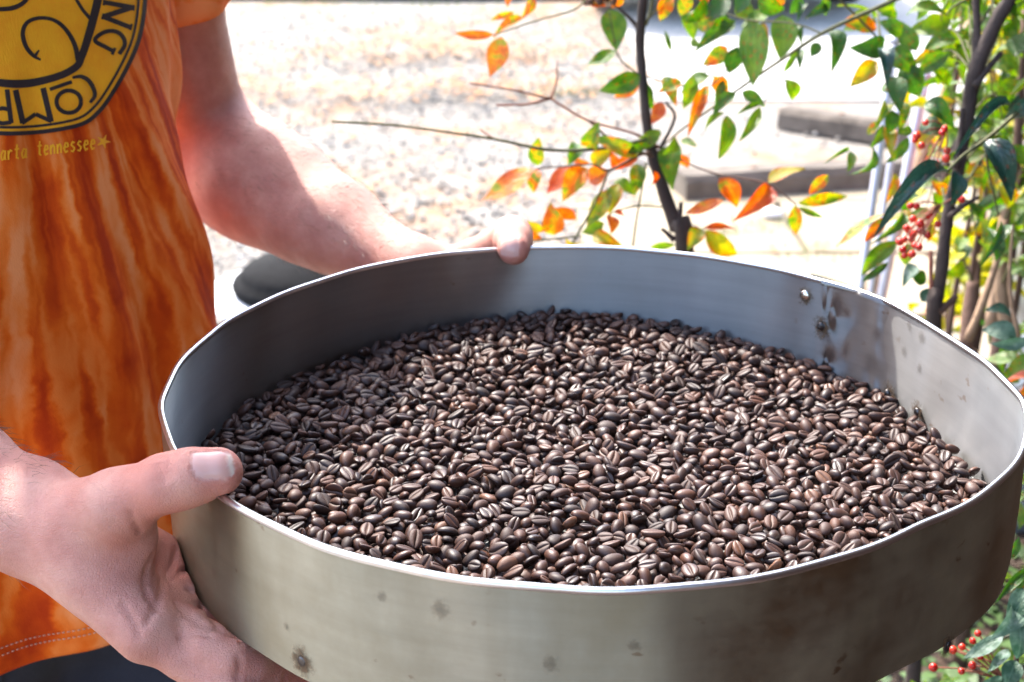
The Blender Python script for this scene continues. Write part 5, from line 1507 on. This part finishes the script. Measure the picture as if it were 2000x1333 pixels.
L1 = [(963, 68, 890, 65, 15, 'm'), (1023, 36, 965, 66, 20, 'm'), (1005, 24, 958, 40, 12, 'm'), (980, 72, 957, 146, 42, 'o'), (1042, -5, 1024, 33, 18, 'm'), (1000, -12, 990, 8, 16, 'o'),
    (1188, 20, 1203, 94, 40, 'g'), (1202, 99, 1149, 125, 24, 'g'), (1250, 148, 1175, 176, 32, 'g'), (1248, 165, 1202, 192, 22, 'm'), (1266, 165, 1274, 214, 20, 'g'), (1292, 200, 1274, 240, 22, 'o'),
    (1050, 324, 1052, 272, 30, 'm'), (1047, 330, 1041, 372, 26, 'm'), (1045, 331, 945, 386, 42, 'o'), (1110, 322, 1130, 271, 28, 'g'), (1110, 326, 1069, 375, 34, 'o'), (1147, 328, 1099, 386, 34, 'o'), (1150, 290, 1165, 248, 32, 'm'), (1120, 312, 1148, 318, 14, 'o'), (1158, 322, 1192, 295, 38, 'y'), (1187, 332, 1145, 355, 35, 'o'), (1248, 303, 1198, 322, 24, 'o'),
    (1290, 255, 1235, 288, 26, 'g'), (1243, 320, 1242, 377, 28, 'm'), (1322, 284, 1307, 357, 42, 'g'), (1328, 300, 1342, 328, 20, 'o'), (1190, 370, 1147, 438, 36, 'm'), (1206, 360, 1188, 412, 26, 'y'), (1199, 355, 1236, 376, 24, 'g'),
    (1081, 460, 1076, 403, 42, 'o'), (1083, 407, 1125, 430, 24, 'o'), (1064, 450, 1020, 436, 18, 'y'), (1010, 425, 986, 442, 22, 'y'), (1030, 462, 1058, 468, 16, 'o'), (1180, 436, 1138, 454, 22, 'g'), (1191, 420, 1197, 453, 28, 'o'), (1199, 414, 1223, 424, 12, 'o'), (1105, 467, 1131, 478, 18, 'y'), (1158, 462, 1213, 480, 24, 'y'), (1276, 334, 1271, 368, 18, 'o'),
    (1372, 448, 1345, 482, 26, 'y'), (1375, 446, 1435, 446, 16, 'o'), (1377, 450, 1440, 500, 34, 'y'), (1413, 392, 1340, 414, 24, 'o'), (1405, 348, 1440, 403, 34, 'm'), (1270, 484, 1318, 480, 16, 'g'), (1245, 305, 1160, 268, 26, 'm'), (1215, 330, 1195, 300, 22, 'o'), (1225, 300, 1270, 285, 18, 'g'),
    (1357, 20, 1350, 72, 34, 'g'), (1430, 45, 1372, 84, 34, 'g'), (1467, 38, 1469, 162, 44, 'g'), (1527, 30, 1525, 112, 42, 'g'), (1349, 82, 1366, 88, 12, 'g'), (1368, 92, 1345, 112, 22, 'g'), (1420, 92, 1375, 126, 26, 'm'), (1440, 92, 1424, 142, 36, 'd'), (1384, 148, 1330, 175, 30, 'g'), (1382, 168, 1347, 256, 22, 'o'), (1395, 150, 1420, 182, 34, 'o'), (1413, 157, 1400, 212, 18, 'g'), (1437, 182, 1393, 222, 24, 'g'), (1449, 180, 1492, 207, 22, 'g'), (1485, 205, 1443, 220, 10, 'g'), (1485, 210, 1447, 272, 18, 'g'), (1415, 220, 1374, 252, 10, 'g'), (1421, 226, 1407, 307, 34, 'g'), (1535, 155, 1556, 197, 26, 'g'), (1556, 52, 1566, 78, 14, 'd'), (1556, 100, 1530, 142, 10, 'g'), (1566, 97, 1562, 130, 12, 'd'), (1612, 62, 1638, 122, 38, 'd'), (1600, 84, 1585, 110, 20, 'd'), (1645, 45, 1717, 52, 32, 'm'), (1573, 12, 1560, 30, 14, 'd'), (1620, 20, 1580, 30, 16, 'd'), (1330, 275, 1359, 285, 14, 'g'), (1320, 270, 1300, 300, 22, 'g'),
    (1500, 356, 1568, 328, 28, 'y'), (1505, 365, 1453, 421, 30, 'o'), (1560, 398, 1653, 385, 26, 'm'), (1553, 401, 1556, 458, 24, 'm'), (1560, 405, 1606, 425, 12, 'g'), (1618, 342, 1582, 380, 20, 'm'),
    (1310, -10, 1290, 40, 26, 'm'), (1345, -10, 1330, 30, 30, 'm'), (1380, 0, 1345, 42, 30, 'g'), (1420, -10, 1380, 40, 34, 'd'), (1440, 5, 1470, 40, 36, 'g'), (1480, 0, 1530, 20, 34, 'g'), (1500, 20, 1450, 50, 30, 'g'), (1460, -15, 1440, 25, 34, 'd'), (1560, -10, 1545, 30, 24, 'd'), (1610, -10, 1612, 30, 14, 'g'), (1380, -20, 1375, 12, 22, 'o'), (1528, -10, 1522, 12, 20, 'o'), (1330, 160, 1290, 175, 24, 'm'), (1355, 150, 1335, 210, 26, 'g'), (1300, 150, 1320, 200, 24, 'm'), (1215, -10, 1195, 15, 18, 'o'), (1150, 0, 1180, 10, 20, 'o'), (1160, -10, 1190, -2, 18, 'o'), (1490, 45, 1500, 85, 16, 'y'), (1405, 60, 1435, 40, 26, 'g'), (1365, 60, 1395, 35, 24, 'm'), (1310, 100, 1300, 60, 10, 'g')]
lr = random.Random(21)
for (x0, y0, x1, y1, w, kd) in L1:
    z0 = 1.64 if x0 < 1330 else (1.60 if y0 > 300 else 1.56)
    z0 += lr.uniform(-.02, .02); z1 = z0 + lr.uniform(-.02, .02)
    x1 = x0 + (x1 - x0) * 1.06; y1 = y0 + (y1 - y0) * 1.06
    put_leaf(sh1, W(x0, y0, z0), W(x1, y1, z1), w * z0 / FOC * 1.2, kd)
# dark clump of dried flower heads at the top
mb = MB()
for i in range(40):
    c = W(1165 + lr.uniform(-30, 40), lr.uniform(-30, 8), 1.63 + lr.uniform(-.03, .03)); mb.tube([c, c + V3(lr.uniform(-.01, .01), lr.uniform(-.01, .01), lr.uniform(-.012, .012))], [.004, .0015], 5)
mb.build('dried_flower_head', M_BROWN, sh1, kind='stuff')

# ---- denser shrub at the right with red berries ----------------------------------------------
base2 = W(1825, 615, 1.50); sh2 = empty('nandina_shrub', (base2[0], base2[1], 0), 'dense shrub right of the tray with red berries and leaves tinted dark blue for shade', 'shrub', 'nandina shrubs')
stem(sh2, [(1822, 640), (1828, 600), (1840, 520), (1851, 420), (1872, 330), (1890, 230), (1902, 150), (1942, 50), (1985, -20)], [1.50, 1.50, 1.49, 1.49, 1.48, 1.48, 1.47, 1.46, 1.45], [30, 26, 25, 23, 23, 25, 30, 29, 24], M_BARK, 'trunk', 5, True, True)
for pix, z, w, m in [
    ([(1905, 160), (1908, 80), (1906, 0), (1905, -40)], 1.47, [20, 16, 15, 14], M_BARK), ([(1903, 170), (1925, 140), (1955, 104)], 1.465, [16, 12, 11], M_BARK), ([(1832, 610), (1850, 595), (1868, 578)], 1.49, [18, 14, 12], M_BROWN), ([(1824, 610), (1819, 560), (1818, 490)], 1.495, [12, 9, 8], M_RTWIG), ([(1868, 330), (1877, 260), (1880, 212)], 1.47, [14, 11, 9], M_BARK),
    ([(1853, 425), (1885, 400), (1912, 385)], 1.48, [12, 9, 7], M_BARK), ([(1848, 337), (1880, 305), (1925, 273), (1970, 235), (2040, 170)], [1.25, 1.25, 1.26, 1.28, 1.30], [5, 6, 7, 8, 9], M_TWIG), ([(1925, 273), (1930, 330), (1950, 420)], [1.26, 1.27, 1.3], [5, 4, 3], M_TWIG),
    ([(1965, 640), (1955, 560), (1960, 440), (1985, 300), (2000, 150)], 1.9, [26, 24, 22, 20, 20], M_CANE), ([(1890, 665), (1920, 590), (1950, 500), (1962, 430)], 1.72, [18, 15, 13, 12], M_CANE), ([(1935, 640), (1948, 540), (1960, 440)], 2.05, [24, 22, 20], M_CANE), ([(1893, 680), (1897, 610), (1900, 550)], 1.9, [40, 36, 24], M_BROWN), ([(1985, 330), (1992, 180), (2003, 20)], 1.7, [16, 15, 14], M_BROWN),
    ([(1990, 660), (1972, 560), (1978, 440)], 1.62, [10, 8, 6], M_CANE),
    ([(1605, -30), (1640, 0), (1700, 60), (1725, 90)], [1.5, 1.5, 1.52, 1.52], [6, 5, 5, 4], M_TWIG), ([(1985, -20), (1900, -5), (1860, 15), (1848, 30)], [1.45, 1.45, 1.44, 1.44], [6, 5, 4, 3], M_TWIG),
]:
    stem(sh2, pix, z, w, m, 'stem' if (w[0] if hasattr(w, '__len__') else w) > 12 else 'twig', 4, m in (M_BARK, M_CANE))
L2 = [(1658, 293, 1618, 315, 10, 'g', 1.55), (1662, 296, 1656, 335, 20, 'g', 1.55), (1703, 284, 1670, 351, 16, 'g', 1.5), (1726, 418, 1632, 477, 30, 'm', 1.45), (1733, 423, 1686, 475, 22, 'o', 1.45), (1760, 412, 1720, 470, 20, 'g', 1.45), (1753, 472, 1680, 540, 30, 'g', 1.45), (1735, 513, 1682, 553, 18, 'd', 1.45),
    (1848, 337, 1717, 418, 46, 'b', 1.25), (1924, 275, 1987, 378, 58, 'b', 1.26), (1862, 333, 1862, 402, 38, 'b', 1.25), (1972, 207, 1877, 278, 26, 'b', 1.27), (2010, 190, 1966, 236, 34, 'b', 1.28), (1728, 82, 1667, 94, 40, 'd', 1.5), (1713, 120, 1663, 168, 36, 'y', 1.52), (1806, 203, 1865, 240, 42, 'd', 1.42), (1721, 95, 1738, 153, 28, 'b', 1.46), (1800, 240, 1845, 262, 44, 'd', 1.44),
    (1760, 70, 1720, 40, 44, 'g', 1.5), (1790, 100, 1760, 40, 40, 'g', 1.55), (1770, 30, 1850, 20, 46, 'g', 1.5), (1800, 60, 1860, 40, 44, 'g', 1.52), (1740, 100, 1790, 140, 50, 'g', 1.5), (1760, 130, 1800, 190, 46, 'd', 1.5), (1745, 150, 1755, 215, 40, 'd', 1.48), (1725, 165, 1760, 175, 36, 'g', 1.52), (1810, 110, 1850, 90, 50, 'g', 1.6), (1870, 60, 1820, 110, 40, 'g', 1.6), (1742, 215, 1738, 265, 30, 'd', 1.5), (1752, 200, 1765, 255, 24, 'm', 1.5), (1730, 205, 1720, 240, 22, 'm', 1.5), (1720, 240, 1690, 262, 22, 'm', 1.52), (1724, 244, 1706, 290, 22, 'g', 1.52), (1735, 250, 1742, 300, 26, 'y', 1.52), (1775, 270, 1730, 320, 24, 'g', 1.5), (1780, 250, 1755, 262, 22, 'g', 1.5), (1925, 20, 1960, 60, 40, 'g', 1.55), (1960, 70, 1990, 40, 44, 'g', 1.6), (1980, 110, 2010, 60, 40, 'd', 1.5), (1940, 120, 1990, 130, 46, 'g', 1.6), (1925, 170, 1900, 215, 30, 'g', 1.55), (1950, 190, 1985, 150, 40, 'g', 1.58), (1755, 398, 1780, 372, 34, 'm', 1.5), (1748, 340, 1735, 395, 20, 'y', 1.5), (1985, 660, 1920, 640, 42, 'v', 1.35), (2010, 665, 1935, 672, 26, 'v', 1.33), (1975, 620, 1930, 600, 40, 'b', 1.4), (1800, 590, 1825, 560, 30, 'v', 1.55), (1790, 520, 1765, 555, 26, 'v', 1.55), (1780, 540, 1815, 545, 30, 'd', 1.55), (1955, 440, 1930, 500, 24, 'd', 1.35), (1945, 510, 1935, 440, 20, 'd', 1.4),
    (2000, 1150, 1965, 1215, 40, 'v', 1.05), (1975, 1185, 1955, 1245, 40, 'v', 1.05), (1990, 1215, 1985, 1290, 42, 'v', 1.04), (1960, 1240, 1880, 1285, 26, 'v', 1.05), (1970, 1270, 1930, 1310, 26, 'v', 1.06), (1985, 1290, 1965, 1345, 40, 'v', 1.05), (2010, 1110, 1945, 1180, 16, 'd', 1.1), (1990, 1050, 1960, 1100, 18, 'd', 1.12), (1960, 1330, 1900, 1350, 24, 'v', 1.05), (2010, 1225, 1990, 1265, 30, 'g', 1.2)]
for (x0, y0, x1, y1, w, kd, z0) in L2:
    put_leaf(sh2, W(x0, y0, z0), W(x1, y1, z0 + lr.uniform(-.03, .02)), w * z0 / FOC * 1.05, kd, None if kd not in 'bv' else -CF + V3(0, 0, .5) + .3 * rng.normal(size=3))
# compound sprays filling the crown
def spray(parent, a, b, n, kinds, lmin, lmax, rr_):
    d = b - a; mid = (a + b) / 2 + V3(0, 0, .25 * np.linalg.norm(d) * rr_.uniform(.3, 1)); P_ = smooth_path([a, mid, b], 5)
    mb = MB(); mb.tube(P_, list(np.linspace(.0016, .0007, len(P_))), 5); mb.build('twig', M_TWIG, parent)
    t = unit(d); sd = unit(np.cross(t, V3(0, 0, 1)) + .2 * rng.normal(size=3))
    for k in range(n):
        u = .35 + .65 * (k // 2 * 2 + 1) / n if k < n - 1 else 1.0
        p = P_[min(len(P_) - 1, int(u * (len(P_) - 1)))]; s_ = 0 if k == n - 1 else (1 if k % 2 else -1)
        dr = unit(t * .6 + sd * s_ * .9 + V3(0, 0, -.45) + .25 * rng.normal(size=3)); L = rr_.uniform(lmin, lmax)
        put_leaf(parent, p + dr * .003, p + dr * L, L * rr_.uniform(.34, .5), rr_.choice(kinds), unit(V3(0, 0, .8) - CF * .6 + .5 * rng.normal(size=3)))
sr = random.Random(4)
for (ax, ay, az, bx, by, bz, kinds) in [
    (1900, 140, 1.47, 1830, 60, 1.6, 'gg'), (1900, 140, 1.47, 1790, 160, 1.6, 'ggy'), (1906, 20, 1.47, 1800, 20, 1.7, 'gg'), (1906, 60, 1.47, 1990, 100, 1.65, 'gd'), (1890, 230, 1.48, 1970, 260, 1.7, 'ggd'), (1890, 230, 1.48, 1830, 300, 1.65, 'gy'), (1872, 330, 1.48, 1800, 380, 1.6, 'gm'), (1872, 330, 1.48, 1950, 360, 1.75, 'ggy'), (1853, 425, 1.49, 1780, 470, 1.6, 'gy'), (1853, 425, 1.49, 1910, 470, 1.7, 'gl'), (1880, 300, 1.48, 1990, 330, 1.6, 'gd'), (1900, 200, 1.48, 1850, 180, 1.75, 'g'), (1940, 60, 1.46, 2010, 20, 1.55, 'gd'), (1960, 440, 1.9, 1990, 400, 1.8, 'dg'), (1960, 440, 1.9, 1900, 300, 1.9, 'gy'), (1985, 300, 1.9, 1930, 230, 1.9, 'g'), (1906, 0, 1.47, 1860, -30, 1.5, 'gd'), (1720, 80, 1.52, 1700, 20, 1.6, 'gd'), (1955, 560, 1.9, 1990, 520, 1.8, 'dg'), (1900, 550, 1.8, 1860, 480, 1.8, 'gl'), (2040, 170, 1.4, 1990, 180, 1.5, 'bd'),
    (2060, 700, 1.5, 1980, 720, 1.6, 'gd'), (2060, 760, 1.5, 1985, 760, 1.55, 'dgo'), (2060, 640, 1.6, 1960, 700, 1.7, 'gg'), (2080, 1000, 1.3, 1995, 980, 1.4, 'dg'), (2080, 1180, 1.3, 1985, 1130, 1.4, 'gd'), (2080, 1300, 1.3, 1960, 1290, 1.4, 'gg'), (2000, 1400, 1.3, 1880, 1345, 1.35, 'gg'), (2040, 900, 1.4, 2005, 880, 1.5, 'do'), (1960, 1400, 1.4, 1800, 1340, 1.5, 'gd'),
    (1906, 40, 1.47, 1850, 90, 1.9, 'gg'), (1906, 100, 1.47, 1960, 170, 2.0, 'gd'), (1890, 230, 1.48, 1990, 210, 1.9, 'gd'), (1880, 260, 1.48, 1940, 310, 1.9, 'gg'), (1870, 330, 1.48, 1900, 400, 1.95, 'gg'), (1860, 400, 1.48, 1980, 440, 1.9, 'gd'), (1960, 440, 1.9, 1995, 480, 1.85, 'gd'), (1985, 300, 1.9, 2010, 250, 1.8, 'dg'), (1942, 50, 1.46, 1880, 10, 1.9, 'gg'), (1985, -20, 1.45, 1930, 40, 1.9, 'gl'), (1900, 140, 1.47, 1830, 130, 1.9, 'gg'), (1890, 230, 1.48, 1840, 240, 1.9, 'gd'), (1906, 0, 1.47, 1760, 0, 1.8, 'gg'), (1851, 420, 1.49, 1800, 430, 1.8, 'gl')]:
    spray(sh2, W(ax, ay, az), W(bx, by, bz), sr.choice([5, 5, 7]), kinds.replace('d', 'g'), .030, .050, sr)
# low stems carrying the lower foliage
for pix, z in [([(2120, 1500), (2080, 1180), (2065, 900), (2060, 640)], 1.45), ([(1990, 1500), (1985, 1290), (1992, 1150)], 1.06)]:
    stem(sh2, pix, z, [12, 10, 8, 6][:len(pix)], M_BROWN, 'stem', 4)
# berries
M_BERRY, nt, b = mat('red_berry'); rnd = N(nt, 'ShaderNodeObjectInfo').outputs['Random']; r_ = ramp(nt, rnd, [(0, (0.42, 0.010, 0.006)), (1, (0.62, 0.035, 0.014))]); nt.links.new(r_.outputs[0], b.inputs['Base Color']); b.inputs['Roughness'].default_value = .22; b.inputs['Subsurface Weight'].default_value = .1; b.inputs['Subsurface Scale'].default_value = .003
bm = bmesh.new(); bmesh.ops.create_uvsphere(bm, u_segments=12, v_segments=8, radius=1)
for v in bm.verts:
    if v.co.z > .9: v.co.z -= .12
berry_me = bpy.data.meshes.new('berry'); bm.to_mesh(berry_me); bm.free(); berry_me.materials.append(M_BERRY); berry_me.polygons.foreach_set('use_smooth', np.ones(len(berry_me.polygons), dtype=bool))
BER = [(1790, 266), (1787, 274), (1808, 240), (1845, 252), (1850, 295), (1848, 310), (1829, 320), (1805, 335), (1816, 335), (1793, 348), (1780, 352), (1878, 390), (1790, 403), (1778, 402), (1783, 428), (1797, 437), (1770, 445), (1799, 452), (1783, 458), (1766, 468), (1758, 472), (1781, 468), (1763, 488), (1766, 500), (1781, 497), (1795, 483), (1815, 422), (1831, 438), (1812, 460), (1775, 450), (1787, 480), (1840, 260), (1800, 285)]
BER2 = [(1910, 1238), (1900, 1252), (1879, 1264), (1861, 1270), (1914, 1283), (1823, 1304), (1878, 1312), (1899, 1300), (1850, 1262)]
def berries(lst, z, hub):
    hubp = W(hub[0], hub[1], z + .01)
    for (x, y) in lst:
        zz_ = z + lr.uniform(-.015, .015); p = W(x, y, zz_); o = bpy.data.objects.new('berry', berry_me); COL.objects.link(o); o.parent = sh2
        q = Vector((lr.gauss(0, 1), lr.gauss(0, 1), lr.gauss(0, 1) - .6)).to_track_quat('Z', 'Y').to_matrix().to_4x4(); s_ = lr.uniform(6.3, 9.0) * z / FOC
        M = Matrix.Translation(p) @ q @ Matrix.Scale(s_, 4); o.matrix_parent_inverse = pm(sh2).inverted(); o.matrix_basis = M
        mb = MB(); mb.tube([p, (p * .6 + hubp * .4) + V3(0, 0, .004), hubp], .0007, 4); mb.build('berry_stalk', M_RTWIG, sh2)
berries([b_ for b_ in BER if b_[1] < 380], 1.40, (1850, 250)); berries([b_ for b_ in BER if b_[1] >= 380], 1.40, (1838, 400)); berries(BER2, 1.12, (1960, 1330))

# ---- sunlit lemon-green bush behind -----------------------------------------------------------
bc = W(1905, 520, 2.7); lb = empty('lemon_shrub', (bc[0], bc[1], 0), 'blurred lemon yellow bush behind the right hand shrub', 'shrub')
for (cx, cy, cz, sx, sy, n) in [(1890, 520, 2.7, 55, 70, 60), (1935, 110, 3.0, 40, 50, 36), (1850, 600, 2.6, 50, 40, 30)]:
    c = W(cx, cy, cz); g0 = V3(c[0], c[1], 0)
    mb = MB(); mb.tube(smooth_path([g0, (g0 + c) / 2 + V3(.03, 0, 0), c], 5), .006, 6); mb.build('stem', M_BROWN, lb)
    for _ in range(n):
        p = W(cx + lr.gauss(0, sx * .6), cy + lr.gauss(0, sy * .6), cz + lr.gauss(0, .08)); dr = unit(rng.normal(size=3) + V3(0, 0, -.3)); L = lr.uniform(.03, .055)
        put_leaf(lb, p, p + dr * L, L * .45, 'l', unit(rng.normal(size=3) + V3(0, -.5, .6)))

# ---- stakes and pole ------------------------------------------------------------------------------
M_STAKE = simple('grey_conduit', (0.42, 0.41, 0.46), (0.55, 0.54, 0.60), 30, .4, .3, .05)
def stake(p0, p1, z, w, m, name, label, cat, group=None):
    a = W(*p0, z); b_ = W(*p1, z); d = b_ - a; g0 = a - d * ((a[2] + .05) / d[2]); top = b_ + d * .25; r_ = w * z / FOC / 2
    e = empty(name, (g0[0], g0[1], 0), label, cat, group); mb = MB(); mb.tube([g0, a, b_, top], r_, 12); mb.build('shaft', m, e)
    mb = MB(); dd = unit(d); mb.tube([top - dd * .002, top + dd * .012], r_ * 1.25, 12); mb.build('cap', m, e)
stake((1688, 510), (1735, 170), 2.6, 17, M_STAKE, 'garden_stake', 'grey metal stake left of the berries, the one nearest the wheel stops', 'stake', 'metal garden stakes')
stake((1727, 400), (1765, 150), 2.75, 13, M_STAKE, 'garden_stake', 'thin grey metal stake between the other stake and the tan pole', 'stake', 'metal garden stakes')
stake((1772, 330), (1800, 190), 2.9, 20, M_STAKE, 'garden_stake', 'thick pale stake just behind the red berries', 'stake', 'metal garden stakes')
stake((1805, 300), (1895, 60), 3.0, 30, M_CANE, 'wooden_pole', 'leaning tan wooden pole behind the right hand shrub', 'pole')
stake((1952, 655), (1974, 470), 2.3, 28, M_BROWN, 'wooden_post', 'dark brown post beside the red building corner', 'post')

# ---- dense bush filling the back of the right hand side ------------------------------------------
bc = W(1985, 420, 2.3); eb = empty('evergreen_bush', (bc[0] - .05, bc[1], 0), 'leafy green bush in front of the red building corner, behind the berries', 'shrub')
er = random.Random(31)
for k in range(7):
    tx, ty = er.uniform(1880, 2040), er.uniform(-60, 420); c = W(tx, ty, er.uniform(2.15, 2.5)); g0 = V3(bc[0] - .05 + er.uniform(-.06, .06), bc[1] + er.uniform(-.06, .06), -.02)
    mb = MB(); mb.tube(smooth_path([g0, (g0 + c) / 2 + V3(er.uniform(-.05, .05), 0, .05), c], 6), list(np.linspace(.009, .003, 13)), 7); mb.build('stem', M_BROWN, eb)
for k in range(400):
    t = er.random(); x = 1800 + 250 * math.sqrt(er.random()); y = er.uniform(-60, 640); z = er.uniform(2.05, 2.55)
    if x < 1900 and 330 < y: continue
    if x > 1955 and 450 < y: continue
    p = W(x, y, z); dr = unit(rng.normal(size=3) * .8 + V3(0, 0, -.5)); L = er.uniform(.036, .066)
    put_leaf(eb, p, p + dr * L, L * er.uniform(.36, .5), er.choice('gggydlg'), unit(rng.normal(size=3) * .7 - CF * .8 + V3(0, 0, .5)))
